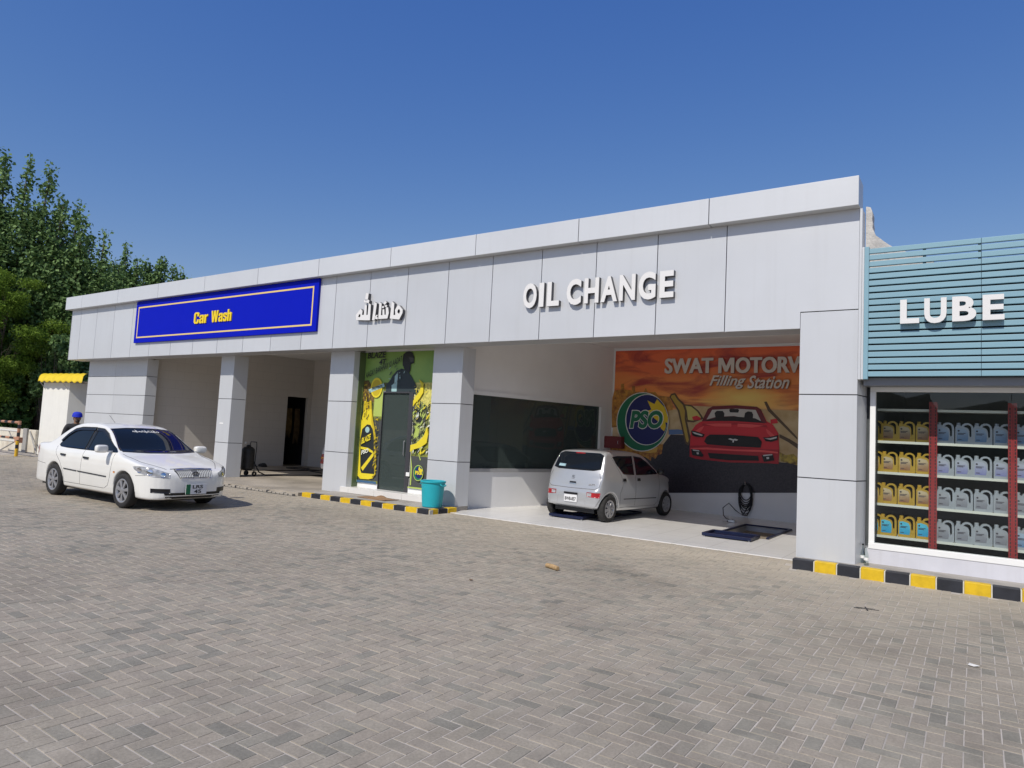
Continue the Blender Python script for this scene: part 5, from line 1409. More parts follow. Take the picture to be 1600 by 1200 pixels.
def sedan():
    t = thing('parked_car', 'white four-door saloon parked in front of the wash bays', 'car', (11.33, -3.88, 0.0), R(1.2))
    t.scale = (1.045, 1.045, 1.045)
    side = smooth_poly([(3.30, .19), (3.44, .20), (3.50, .27), (3.525, .42), (3.515, .56), (3.46, .66), (3.38, .715), (3.25, .765), (3.0, .832), (2.75, .89), (2.45, .95), (2.2, 1.075), (1.88, 1.265), (1.62, 1.385), (1.35, 1.455), (.9, 1.482), (.48, 1.466), (.22, 1.42), (0, 1.335), (-.25, 1.195), (-.45, 1.085), (-.56, 1.05), (-.8, 1.04), (-1.0, 1.025), (-1.035, .98), (-1.05, .85), (-1.075, .66), (-1.08, .50), (-1.05, .36), (-.98, .27), (-.85, .22), (0, .185), (2.6, .18)], 1)
    half = [(0.0, .17), (.70, .17), (.775, .22), (.80, .32), (.822, .45), (.842, .58), (.848, .70), (.842, .80), (.825, .88), (.795, .935), (.765, .985), (.72, 1.10), (.665, 1.24), (.605, 1.37), (.575, 1.44), (.54, 1.52), (.4, 1.62), (0.0, 1.62)]
    front = mirror_poly(half)
    plan_h = [(-1.085, 0.0), (-1.075, .45), (-1.045, .62), (-.98, .71), (-.82, .785), (-.4, .835), (.3, .85), (1.8, .85), (2.5, .848), (2.9, .828), (3.15, .785), (3.32, .70), (3.43, .58), (3.49, .42), (3.525, .2), (3.53, 0.0)]
    plan = smooth_poly(np.array(plan_h + [(x, -y) for x, y in reversed(plan_h[1:-1])]), 1)
    def warp(X, Y, Z):
        g = np.clip((Z - .88) / .15, 0, 1)
        sft = np.where(X > .6, .20, -.16) * np.clip(np.abs(X - .6) / .6, 0, 1)
        return X + sft * g * Y * Y, Z + .055 * Y * Y * np.clip((Z - .6) / .3, 0, 1)
    V, Q = car_field(side, front, plan, (-1.16, 3.60, .92, .10, 1.56), 0.016, 0.022, 0.032, [(0, .30, .352, .58), (2.6, .30, .352, .58)], warp)
    white = paint('white_car_paint', (0.80, 0.79, 0.74), dirt=0.04)
    mb = MB(); mb.add(V, Q)
    mb.build('body', white, t, smooth=True)
    P = Panels(V, Q, t)
    UND = MB(); UND.box(-.9, -.62, .16, 3.2, .62, .34); UND.build('underbody', M['blacktrim'], t)
    G = M['carglass']
    for sgn in (-1, 1):
        d = (0, -sgn, 0)
        U = (1, 0, 0)
        # side windows and the dark weather visors over them
        P.patch('window', [(1.17, .945), (1.6, .945), (2.24, .955)], [(1.20, 1.345), (1.40, 1.34), (1.70, 1.235), (2.0, 1.085), (2.25, .965)], d, .004, G, 26, 8, U)
        P.patch('window', [(.03, .985), (.12, .958), (.4, .948), (1.08, .945)], [(.02, 1.01), (.10, 1.12), (.24, 1.235), (.42, 1.315), (.62, 1.338), (1.10, 1.348)], d, .004, G, 26, 8, U)
        P.patch('pillar_trim', [(1.085, .945), (1.165, .945)], [(1.105, 1.352), (1.195, 1.352)], d, .003, M['blacktrim'], 3, 8, U)
        P.patch('visor', [(.08, 1.06), (.2, 1.17), (.4, 1.275), (.6, 1.30), (1.12, 1.31)], [(.03, 1.075), (.16, 1.205), (.36, 1.325), (.6, 1.365), (1.12, 1.375)], d, .022, M['blacktrim'], 22, 3, U, thick=.02)
        P.patch('visor', [(1.17, 1.31), (1.38, 1.305), (1.58, 1.255), (1.80, 1.165)], [(1.17, 1.37), (1.42, 1.358), (1.64, 1.285), (1.83, 1.172)], d, .022, M['blacktrim'], 22, 3, U, thick=.02)
        # seams, rubbing strips
        mb = MB()
        P.line(mb, [(1.12, .945), (1.08, .60), (1.02, .30)], d, U=U)
        P.line(mb, [(2.22, .95), (2.20, .75), (2.15, .52), (2.06, .36), (1.94, .30)], d, U=U)
        P.line(mb, [(-.02, .97), (.05, .82), (.24, .68), (.38, .50), (.40, .30)], d, U=U)
        P.line(mb, [(.40, .295), (1.92, .295)], d, U=U)
        P.line(mb, [(-.92, .63), (-.36, .60)], d, U=U)
        P.line(mb, [(2.97, .60), (3.2, .615)], d, U=U)
        mb.build('door_seam', M['seam'], t)
        P.patch('rub_strip', [(.42, .545), (.93, .53)], [(.42, .562), (.93, .548)], d, .010, M['blacktrim'], 8, 1, U, thick=.012)
        P.patch('rub_strip', [(.97, .53), (2.02, .505)], [(.97, .548), (2.03, .523)], d, .010, M['blacktrim'], 12, 1, U, thick=.012)
        for x, z in ((.27, .80), (1.17, .79)):
            h = P.patch('door_handle', [(x, z), (x + .19, z - .004)], [(x, z + .035), (x + .19, z + .03)], d, .022, M['blacktrim'], 6, 2, U, thick=.022)
        P.patch('indicator', [(2.28, .60), (2.33, .60)], [(2.28, .63), (2.33, .63)], d, .008, M['amberlamp'], 3, 2, U)
        # mirror
        mr = MB(); mr.ball((0, 0, 0), (1, 1, 1), 0, 20, 14)
        sq = lambda c: math.copysign(abs(c) ** .55, c)
        mr.v = [(2.05 + .065 * sq(v[0]) + .02 * v[1] * sgn, sgn * .96 + .115 * sq(v[1]), 1.015 + .072 * sq(v[2])) for v in mr.v]
        mr.build('mirror', white, t, smooth=True)
        MB().box(2.03, min(sgn * .78, sgn * .86), .955, 2.09, max(sgn * .78, sgn * .86), .985, 0).build('mirror_arm', white, t)
        # head lamp wraps round the wing: project on the diagonal
        dd = Vector((-.80, -sgn * .60, 0)); UU = Vector((-.60 * sgn, .80, 0)) * sgn
        uu = lambda p: (p[0] * -0.60 + sgn * p[1] * .80 * sgn)
        def pt(x, y, z): return (UU.x * x + UU.y * (y * sgn), z)
        lo = [pt(2.93, .83, .72), pt(3.05, .80, .655), pt(3.30, .68, .60), pt(3.44, .46, .585)]
        hi = [pt(2.90, .83, .755), pt(3.05, .78, .765), pt(3.27, .66, .745), pt(3.42, .44, .655)]
        hl = P.patch('headlight', lo, hi, dd, .007, M['lampglass'], 22, 8, UU)
        for (x, y, z, r) in ((3.07, .80, .70, .048), (3.24, .70, .675, .058), (3.38, .54, .635, .045)):
            c = pt(x, y, z)
            P.patch('reflector', [(c[0] - r, z), (c[0] - r * .7, z - r * .7), (c[0], z - r), (c[0] + r * .7, z - r * .7), (c[0] + r, z)], [(c[0] - r, z), (c[0] - r * .7, z + r * .7), (c[0], z + r), (c[0] + r * .7, z + r * .7), (c[0] + r, z)], dd, .011, M['chrome'], 10, 6, UU, parent=hl)
        P.patch('fog_recess', [pt(3.30, .70, .325), pt(3.47, .44, .315)], [pt(3.29, .70, .40), pt(3.46, .44, .395)], dd, .003, M['blacktrim'], 8, 3, UU)
        # tail lamp sliver seen from the side
        P.patch('tail_light', [(-1.0, .72), (-.80, .80)], [(-.98, .96), (-.80, .94)], d, .005, M['redlamp'], 8, 4, U)
        P.patch('tail_light', [(sgn * .46, .72), (sgn * .74, .72)], [(sgn * .46, .90), (sgn * .72, .93)], (1, 0, 0), .005, M['redlamp'], 8, 4, (0, 1, 0))
    dF, UF = (-1, 0, 0), (0, 1, 0)
    P.patch('windscreen', [(-.72, .99), (-.35, .975), (0, .97), (.35, .975), (.72, .99)], [(-.575, 1.37), (-.3, 1.395), (0, 1.40), (.3, 1.395), (.575, 1.37)], dF, .003, G, 28, 16, UF)
    P.patch('rear_screen', [(-.62, 1.10), (.62, 1.10)], [(-.50, 1.37), (.50, 1.37)], (1, 0, 0), .003, G, 16, 10, UF)
    mb = MB()
    P.line(mb, [(-.70, .982), (-.3, .966), (.3, .966), (.70, .982)], dF, .022, .004, UF)
    mb.build('cowl', M['blacktrim'], t)
    for y0 in (-.42, .12):
        mb = MB(); P.line(mb, [(y0 - .1, .995), (y0 + .42, 1.005)], dF, .012, .014, UF); mb.build('wiper', M['blacktrim'], t)
    mb = MB()     # white script along the top of the windscreen
    for k in range(9):
        y0 = -.26 + k * .058
        P.line(mb, [(y0, 1.325), (y0 + .018, 1.340 + .012 * (k % 2)), (y0 + .034, 1.322), (y0 + .05, 1.332)], dF, .010, .0075, UF, n=6)
        if k % 3 == 1: P.line(mb, [(y0 + .01, 1.31), (y0 + .012, 1.36)], dF, .008, .0075, UF, n=3)
    mb.build('script', M['lettwhite'], t)
    mb = MB()
    P.line(mb, [(-.40, .728), (-.2, .738), (0, .742), (.2, .738), (.40, .728)], dF, .008, .002, UF)
    mb.build('bonnet_seam', M['seam'], t)
    for sgn in (-1, 1):
        mb = MB(); pts = []
        for i in range(25):
            f = i / 24
            x = 2.36 + .98 * f; y = sgn * (.735 - .06 * f - .26 * max(0, f - .55) ** 1.3 / .45)
            h = P.bvh.ray_cast(Vector((x, y, 3)), Vector((0, 0, -1)))[0]
            if h: pts.append(h + Vector((0, 0, .0005)))
        mb.tube(pts, .004, 5)
        mb.build('bonnet_seam', M['seam'], t)
    gr = P.patch('grille', [(-.30, .585), (-.1, .575), (.1, .575), (.30, .585)], [(-.36, .70), (-.1, .712), (.1, .712), (.36, .70)], dF, .004, mat('grille_grey', (0.20, 0.20, 0.20), 0.5), 16, 4, UF)
    mb = MB()
    for k in range(19):
        y = -.324 + k * .036
        if abs(y) < .05: continue
        P.line(mb, [(y * .9, .590), (y, .700)], dF, .017, .014, UF, n=3)
    mb.build('slat', mat('grille_white', (0.70, 0.70, 0.67), 0.3), gr, smooth=True)
    mb = MB()
    P.line(mb, [(-.36, .708), (-.1, .720), (.1, .720), (.36, .708)], dF, .016, .016, UF, n=14)
    P.line(mb, [(-.30, .580), (-.1, .568), (.1, .568), (.30, .580)], dF, .012, .012, UF, n=14)
    mb.build('grille_rim', M['chrome'], gr, smooth=True)
    hit = P.bvh.ray_cast(Vector((6, 0, .645)), Vector((-1, 0, 0)))[0]
    mb = MB(); fx = hit.x + .018
    def ell(ry, rz, cy=0, cz=.645, n=20): return [(fx, cy + ry * math.cos(2 * math.pi * i / n), cz + rz * math.sin(2 * math.pi * i / n)) for i in range(n)]
    mb.tube(ell(.062, .043), .006, 6, close=True); mb.tube(ell(.020, .040), .0045, 6, close=True); mb.tube(ell(.042, .017, 0, .662), .0045, 6, close=True)
    mb.build('badge', mat('badge_dark', (0.10, 0.10, 0.10), 0.2, 0.8), t, smooth=True)
    P.patch('intake', [(-.50, .222), (.50, .222)], [(-.54, .325), (.54, .325)], dF, .003, M['blacktrim'], 20, 3, UF)
    mb = MB(); P.line(mb, [(-.54, .275), (.54, .275)], dF, .014, .014, UF); mb.build('intake_bar', white, t)
    hit = P.bvh.ray_cast(Vector((6, 0, .42)), Vector((-1, 0, 0)))[0]
    px = hit.x + .022
    pl = MB().box(px, -.20, .295, px + .012, .20, .475).build('number_plate', M['plate'], t, bevel=.003)
    MB().box(px + .0122, -.20, .297, px + .0145, -.115, .473).build('band', M['plategreen'], pl)
    mb = MB()
    put_text(mb, 'LRS', (px + .014, -.075, .395), Y3, Z3, .20, .062, 0, bold=.03)
    put_text(mb, '45', (px + .014, -.045, .31), Y3, Z3, .14, .066, 0, bold=.03)
    mb.build('lettering', M['ink'], pl)
    MB().tube([(-.3, .45, 1.43), (-.62, .45, 1.62)], .004, 5).build('aerial', M['blacktrim'], t)
    for (x, y, sg) in ((0, -.74, -1), (0, .74, 1), (2.6, -.74, -1), (2.6, .74, 1)):
        wheel(t, (x, y, .305), .305, .205, .185, sg, 7)
sedan()

def hatch_mesh():
    side = smooth_poly([(2.75, .20), (2.93, .22), (2.99, .30), (3.005, .45), (2.99, .62), (2.95, .74), (2.86, .83), (2.70, .895), (2.45, .95), (2.28, .985), (2.08, 1.10), (1.82, 1.27), (1.62, 1.385), (1.42, 1.445), (1.05, 1.485), (.6, 1.497), (.15, 1.478), (-.02, 1.45), (-.09, 1.40), (-.16, 1.28), (-.25, 1.11), (-.305, .98), (-.335, .82), (-.35, .68), (-.375, .655), (-.395, .60), (-.405, .45), (-.39, .34), (-.35, .275), (-.2, .24), (.4, .20), (1.6, .19)], 1)
    half = [(0.0, .17), (.62, .17), (.69, .23), (.715, .36), (.735, .55), (.737, .70), (.728, .82), (.708, .93), (.69, 1.0), (.665, 1.12), (.63, 1.27), (.60, 1.38), (.57, 1.45), (.53, 1.52), (.4, 1.62), (0.0, 1.62)]
    plan_h = [(-.41, 0.0), (-.405, .45), (-.385, .58), (-.33, .66), (-.22, .705), (0, .73), (.5, .737), (2.1, .737), (2.45, .72), (2.7, .66), (2.86, .54), (2.95, .36), (3.0, .15), (3.01, 0.0)]
    plan = smooth_poly(np.array(plan_h + [(x, -y) for x, y in reversed(plan_h[1:-1])]), 1)
    def warp(X, Y, Z):
        g = np.clip((Z - .6) / .3, 0, 1)
        sft = np.where(X > 1.0, .20, -.14) * np.clip(np.abs(X - 1.0) / .8, 0, 1)
        return X + sft * g * Y * Y, Z + .06 * Y * Y * np.clip((Z - .9) / .3, 0, 1)
    return car_field(side, mirror_poly(half), plan, (-.50, 3.08, .82, .10, 1.58), 0.016, 0.02, 0.03, [(0, .275, .315, .52), (2.46, .275, .315, .52)], warp)
HV, HQ = hatch_mesh()

def hatch(silver=True):
    if silver:
        t = thing('parked_car', 'small silver hatchback parked over the pit inside the oil change bay', 'car', (20.10, 1.94, 0.008), R(83.6))
        body = paint('silver_car_paint', (0.50, 0.51, 0.52), 0.45, 0.3, dirt=0.05)
    else:
        t = thing('parked_car', 'white car with red and amber tail lights half hidden in the wash bay', 'car', (10.98, 3.42, 0.08), R(90))
        t.scale = (1, 1, 1.03)
        body = paint('white_car_paint_old', (0.72, 0.71, 0.69))
    mb = MB(); mb.add(HV, HQ)
    mb.build('body', body, t, smooth=True)
    P = Panels(HV, HQ, t)
    MB().box(-.25, -.5, .17, 2.8, .5, .34).build('underbody', M['blacktrim'], t)
    G = M['carglass']
    dR, UR = (1, 0, 0), (0, -1, 0)
    # rear face
    P.patch('rear_screen', [(-.60, 1.08), (-.45, 1.045), (.45, 1.045), (.60, 1.08)], [(-.565, 1.37), (-.46, 1.415), (.46, 1.415), (.565, 1.37)], dR, .004, G, 22, 10, UR)
    mb = MB()
    P.line(mb, [(-.60, 1.0), (-.655, .85), (-.645, .72), (-.55, .672), (0, .664), (.55, .672), (.645, .72), (.655, .85), (.60, 1.0)], dR, .007, .0018, UR, n=60)
    mb.build('tailgate_seam', M['seam'], t)
    for sgn in (-1, 1):
        if silver:
            tl = P.patch('tail_light', [(sgn * .40, .515), (sgn * .66, .50)], [(sgn * .39, .605), (sgn * .67, .605)], dR, .006, M['redlamp'], 10, 4, UR)
            P.patch('reverse_lens', [(sgn * .405, .525), (sgn * .51, .523)], [(sgn * .405, .59), (sgn * .51, .59)], dR, .009, M['lampglass'], 5, 3, UR, parent=tl)
            mb = MB(); P.line(mb, [(sgn * .36, .34), (sgn * .33, .50)], dR, .008, .002, UR, n=6); mb.build('bumper_crease', M['soffit'], t)
        else:
            tl = P.patch('tail_light', [(sgn * .36, .50), (sgn * .67, .50)], [(sgn * .36, .72), (sgn * .67, .72)], dR, .006, M['redlamp'], 10, 4, UR)
            P.patch('amber_lens', [(sgn * .36, .58), (sgn * .67, .58)], [(sgn * .36, .64), (sgn * .67, .64)], dR, .009, M['amberlamp'], 8, 2, UR, parent=tl)
            P.patch('red_strip', [(sgn * .02, .44), (sgn * .70, .44)], [(sgn * .02, .50), (sgn * .70, .50)], dR, .02, M['redlamp'], 8, 2, UR, thick=.02)
    hit = P.bvh.ray_cast(Vector((-6, 0, .45)), Vector((1, 0, 0)))[0]
    px = hit.x - .008
    pl = MB().box(px - .01, -.165, .375, px, .165, .525).build('number_plate', M['plate'], t, bevel=.003)
    mb = MB(); put_text(mb, 'BWB-857', (px - .0115, .14, .40), -Y3, Z3, .28, .075, 0, bold=.03); mb.build('lettering', M['ink'], pl)
    MB().box(px - .014, -.17, .535, px + .0, .17, .575).build('plate_lamp', M['blacktrim'], t)
    P.patch('tailgate_handle', [(-.085, .765), (.085, .765)], [(-.075, .80), (.075, .80)], dR, .008, M['blacktrim'], 6, 2, UR)
    mb = MB(); P.line(mb, [(-.085, .757), (.085, .757)], dR, .012, .012, UR, n=6); mb.build('handle_rim', M['chrome'], t)
    hit = P.bvh.ray_cast(Vector((-6, 0, .895)), Vector((1, 0, 0)))[0]
    bx_ = hit.x - .008
    mb = MB(); mb.tube([(bx_, -.035, .925), (bx_, .02, .925), (bx_, .035, .905), (bx_, -.035, .885), (bx_, -.02, .865), (bx_, .035, .865)], .006, 6)
    mb.build('badge', M['chrome'], t)
    if silver:
        mb = MB()
        put_text(mb, 'ALTO', (P.bvh.ray_cast(Vector((-6, -.5, .75)), Vector((1, 0, 0)))[0].x - .016, -.40, .745), Vector((.14, -1, 0)), Z3, .16, .035, 0.004, bold=.03)
        mb.build('lettering', M['chrome'], t)
        P.patch('brake_lamp', [(-.12, 1.385), (.12, 1.385)], [(-.12, 1.405), (.12, 1.405)], dR, .010, M['redlamp'], 6, 1, UR)
        P.patch('rear_sticker', [(-.47, 1.10), (-.28, 1.095)], [(-.465, 1.155), (-.275, 1.15)], dR, .007, mat('sticker_blue', (0.35, 0.52, 0.58), 0.4), 4, 2, UR)
    for sgn in (-1, 1):
        d, U = (0, -sgn, 0), (1, 0, 0)
        P.patch('window', [(.30, 1.20), (.55, .985), (.99, .965)], [(.20, 1.35), (.4, 1.37), (1.0, 1.375)], d, .004, G, 20, 8, U)
        P.patch('window', [(1.07, .962), (1.5, .96), (2.0, .975)], [(1.075, 1.375), (1.38, 1.35), (1.65, 1.23), (1.9, 1.08), (2.03, .99)], d, .004, G, 22, 8, U)
        mb = MB()
        P.line(mb, [(1.03, 1.38), (1.03, .95), (1.04, .6), (1.03, .30)], d, U=U)
        P.line(mb, [(.16, 1.33), (.46, .96), (.50, .75), (.40, .58), (.42, .33)], d, U=U)
        P.line(mb, [(2.07, .97), (2.10, .7), (2.06, .36), (1.95, .28)], d, U=U)
        P.line(mb, [(.42, .285), (1.95, .275)], d, U=U)
        P.line(mb, [(.55, .46), (1.98, .44)], d, .02, .0015, U=U)
        mb.build('door_seam', M['seam'], t)
        for x in (.50, 1.10):
            P.patch('door_handle', [(x, .835), (x + .13, .835)], [(x + .01, .895), (x + .12, .895)], d, .010, M['blacktrim'], 5, 3, U, thick=.01)
        mr = MB(); mr.ball((1.92, sgn * .83, 1.04), (.06, .09, .07), 0, 12, 8)
        mr.build('mirror', M['blacktrim'], t, smooth=True)
        dd = Vector((-.7, -sgn * .7, 0)); UU = Vector((-.7, .7 * sgn, 0))
        P.patch('headlight', [(UU.x * 2.72 + UU.y * .66 * sgn, .66), (UU.x * 2.93 + UU.y * .40 * sgn, .62)], [(UU.x * 2.60 + UU.y * .68 * sgn, .80), (UU.x * 2.90 + UU.y * .42 * sgn, .76)], dd, .006, M['lampglass'], 8, 4, UU)
        # raised arch lips
        for xa in (0, 2.46):
            mb = MB()
            pts = [(xa + .345 * math.cos(R(a)), .275 + .345 * math.sin(R(a))) for a in range(2, 180, 8)]
            P.line(mb, pts, d, .035, .008, U, n=40)
            mb.build('arch_lip', body, t, smooth=True)
    P.patch('windscreen', [(-.60, 1.03), (.60, 1.03)], [(-.50, 1.36), (.50, 1.36)], (-1, 0, 0), .003, G, 16, 8, (0, 1, 0))
    for (x, y, sg) in ((0, -.655, -1), (0, .655, 1), (2.46, -.655, -1), (2.46, .655, 1)):
        wheel(t, (x, y, .275), .275, .180, .16, sg, 8, True)
    return t
hatch(True)
hatch(False)
# ================================================================== SMALL THINGS
def bin_():
    t = thing('dustbin', 'turquoise plastic dustbin without lid on the kerb by the column', 'bin', (17.52, 0.06, 0.1))
    mb = MB()
    prof = [(0.001, 0.005), (0.205, 0.005), (0.212, 0.02), (0.25, 0.50), (0.262, 0.51), (0.275, 0.525), (0.275, 0.555), (0.262, 0.56), (0.247, 0.55), (0.24, 0.50), (0.20, 0.03), (0.001, 0.025)]
    seg = 60
    vs, fs = [], []
    for (r, h) in prof:
        for k in range(seg):
            a = 2 * math.pi * k / seg
            rr = r * (1 + (0.012 if (k % 4 < 2 and 0.02 < h < 0.50) else 0))
            vs.append((rr * math.cos(a), rr * math.sin(a), h))
    for i in range(len(prof) - 1):
        for k in range(seg):
            fs.append((i * seg + k, i * seg + (k + 1) % seg, (i + 1) * seg + (k + 1) % seg, (i + 1) * seg + k))
    mb.add(vs, fs)
    mb.build('body', M['binblue'], t)
    for s in (-1, 1):
        h = MB(); h.tube([(s * .255, -.07, .50), (s * .30, -.07, .47), (s * .315, 0, .46), (s * .30, .07, .47), (s * .255, .07, .50)], .012, 8)
        h.build('handle', M['binblue'], t, smooth=True)
bin_()

def door_mat():
    mb = MB()
    n, m_ = 26, 10
    vs = []
    for i in range(n + 1):
        for j in range(m_ + 1):
            u, v = i / n, j / m_
            z = .112 + .006 * math.sin(u * 9 + v * 3) + (.055 * math.exp(-((u - .42) / .10) ** 2 - ((v - .8) / .35) ** 2)) + .03 * max(0, u - .9) * 10 * .3
            vs.append((15.30 + 0.90 * u + .05 * v, 0.0 + .42 * v - 0.04 * u, z))
    mb.add(vs, [(i * (m_ + 1) + j, (i + 1) * (m_ + 1) + j, (i + 1) * (m_ + 1) + j + 1, i * (m_ + 1) + j + 1) for i in range(n) for j in range(m_)])
    o = mb.build('door_mat', M['mat'], smooth=True)
    md = o.modifiers.new('solid', 'SOLIDIFY'); md.thickness = .012; md.offset = -1
    tag(o, 'crumpled brown door mat in front of the glass door step', 'mat')
door_mat()

def pit_frames():
    for i, (a, b, c, d) in enumerate(PITS):
        t = thing('pit_frame', 'navy steel rim and raised tray on the open empty pit' if i == 0 else 'navy steel rim and raised tray on the pit under the silver car', 'pit cover', ((a + b) / 2, c, 0.008), group='inspection pit frames')
        cx = (a + b) / 2
        mb = MB()
        for x0, y0, x1, y1 in ((a - .05, c, a + .0, d), (b, c, b + .05, d), (a - .05, d, b + .05, d + .05)):
            mb.box(x0 - cx, y0 - c, 0.0, x1 - cx, y1 - c, .035)
        mb.build('rim', M['pitblue'], t, bevel=.004)
        mb = MB()
        y0, y1 = (-.68, -.02)
        x0, x1 = a - .12 - cx, b - .1 - cx
        for q in ((x0, y0, x1, y0 + .05), (x0, y1 - .05, x1, y1), (x0, y0 + .05, x0 + .05, y1 - .05), (x1 - .05, y0 + .05, x1, y1 - .05)):
            mb.box(q[0], q[1], 0.018, q[2], q[3], .075)
        mb.box(x0 + .05, y0 + .05, .022, x1 - .05, y1 - .05, .03)
        tr = mb.build('tray', M['pitblue'], t, bevel=.004)
        for x in (x0 + .04, x1 - .04):
            for y in (y0 + .04, y1 - .04):
                w_ = MB().lathe([(.001, -.015), (.022, -.015), (.022, .015), (.001, .015)], (x, y, .022), 'x', 14)
                w_.build('castor', M['steel'] if y < -.3 else M['black'], tr)
pit_frames()

def hose():
    t = thing('air_hose', 'black air hose coiled on a wall hook with its gun on the floor', 'hose', (22.5, 5.9, 0.008))
    mb = MB()
    pts = []
    n = 0
    for k in range(9):
        w_ = .13 + .012 * (k % 4); dep = .40 + .045 * k
        for i in range(16):
            a = 2 * math.pi * i / 16
            x = w_ * math.sin(a)
            z = .82 - dep * (1 - math.cos(a)) / 2 * (1.0 + .04 * math.sin(k))
            pts.append((x, -.035 - .012 * (k % 5), max(z, .06)))
    mb.tube(pts, .011, 6)
    mb.tube([(0.1, -.05, .35), (-.05, -.07, .05), (-.22, -.10, .16), (-.34, -.25, .33), (-.42, -.45, .22), (-.34, -.65, .06), (-.2, -.9, .02), (.0, -1.15, .02), (.05, -1.3, .03)], .011, 6)
    mb.build('tube', M['black'], t, smooth=True)
    MB().tube([(0, .015, .80), (0, -.13, .80), (0, -.14, .86)], .012, 8).build('hook', M['steel'], t)
    mb = MB(); mb.tube([(.05, -1.3, .035), (.10, -1.42, .05)], .022, 8, 0); mb.box(.02, -1.50, .01, .16, -1.40, .06, 1); mb.tube([(.10, -1.42, .05), (-.12, -1.47, .04)], .012, 8, 1); mb.box(-.02, -1.46, .01, .06, -1.36, .035, 0)
    mb.build('air_gun', [M['black'], M['steel']], t, bevel=.004)
hose()

def bottles():
    for i, (x, y) in enumerate(((25.80, .05), (25.735, .235))):
        t = thing('glass_bottle', 'clear glass soda bottle on the kerb, the one nearer the yellow block' if i == 0 else 'clear glass soda bottle with dark cap against the grey column', 'bottle', (x, y, .1), group='bottles by the column')
        MB().lathe([(.001, .004), (.030, .004), (.033, .02), (.033, .13), (.028, .165), (.015, .215), (.0125, .255), (.0145, .262), (.0145, .272)], seg=18).build('body', M['bottleglass'], t, smooth=True)
        MB().lathe([(.0335, .075), (.0338, .075), (.0338, .115), (.0335, .115)], seg=18).build('label', M['whitetrim'], t)
        MB().lathe([(.0155, .262), (.0155, .284), (.001, .286)], seg=14).build('cap', M['black'] if i else M['steel'], t)
bottles()

def litter():
    mb = MB()
    mb.tube([(0, 0, .031), (.12, -.02, .033), (.24, -.045, .030)], [.030, .034, .029], 12)
    o = mb.build('wood_offcut', mat('pale_wood', (0.50, 0.33, 0.16), 0.8, var=0.4, vscale=20, bump=.3), bevel=.006)
    o.location = (22.28, -3.05, gh(22.4)); o.rotation_euler = (0, 0, R(-10))
    tag(o, 'short tan round offcut lying on the open paving', 'offcut')
    leaf = mat('dry_leaf', (0.16, 0.10, 0.06), 0.9, var=.3)
    pale = mat('paper_scrap', (0.66, 0.64, 0.60), 0.8)
    for i, (x, y, s, m_, lab, nm) in enumerate(((26.42, -7.1, .05, leaf, 'curled dry brown leaf on the paving near the bottom edge', 'dry_leaf'), (27.09, -3.86, .055, pale, 'small crumpled pale paper scrap on the paving at the right', 'paper_scrap'), (22.1, -4.5, .035, leaf, 'tiny dark dry leaf on the paving left of the tan offcut', 'dry_leaf'))):
        mb = MB()
        a = rng.random() * 6
        n = 7
        P = [(s * (1.0 if k % 2 else .6) * math.cos(a + k * 6.283 / n), s * .6 * math.sin(a + k * 6.283 / n), .006 + .014 * ((k * 3) % 4) / 4) for k in range(n)]
        mb.add(P + [(0, 0, .018)], [(k, (k + 1) % n, n) for k in range(n)])
        o = mb.build(nm, m_); o.location = (x, y, gh(x) + .002)
        md = o.modifiers.new('solid', 'SOLIDIFY'); md.thickness = .002
        tag(o, lab, 'litter')
    mb = MB()
    mb.box(-.13, -.008, 0, .13, .008, .001); mb.box(-.008, -.10, .0012, .008, .10, .0022); mb.box(-.10, .035, 0, .09, .047, .001)
    o = mb.build('paint_mark', M['kblack']); o.location = (26.07, -2.2, gh(26) + .004); o.rotation_euler = (0, 0, .25)
    structure(o)
litter()

def red_cabinet():
    t = thing('wall_cabinet', 'dull red wall cabinet beside the round emblem', 'cabinet', (19.0, 5.9, 1.5))
    MB().box(-.28, -.24, 0, .24, 0.0, .32).build('case', M['redbox'], t, bevel=.01)
    MB().box(-.27, -.252, .02, .23, -.241, .30).build('door', mat('dull_red_door', (0.17, 0.022, 0.024), 0.5, var=.1), t, bevel=.004)
    MB().tube([(.16, -.255, .12), (.16, -.28, .13), (.16, -.28, .19), (.16, -.255, .20)], .007, 6).build('handle', M['steel'], t)
red_cabinet()

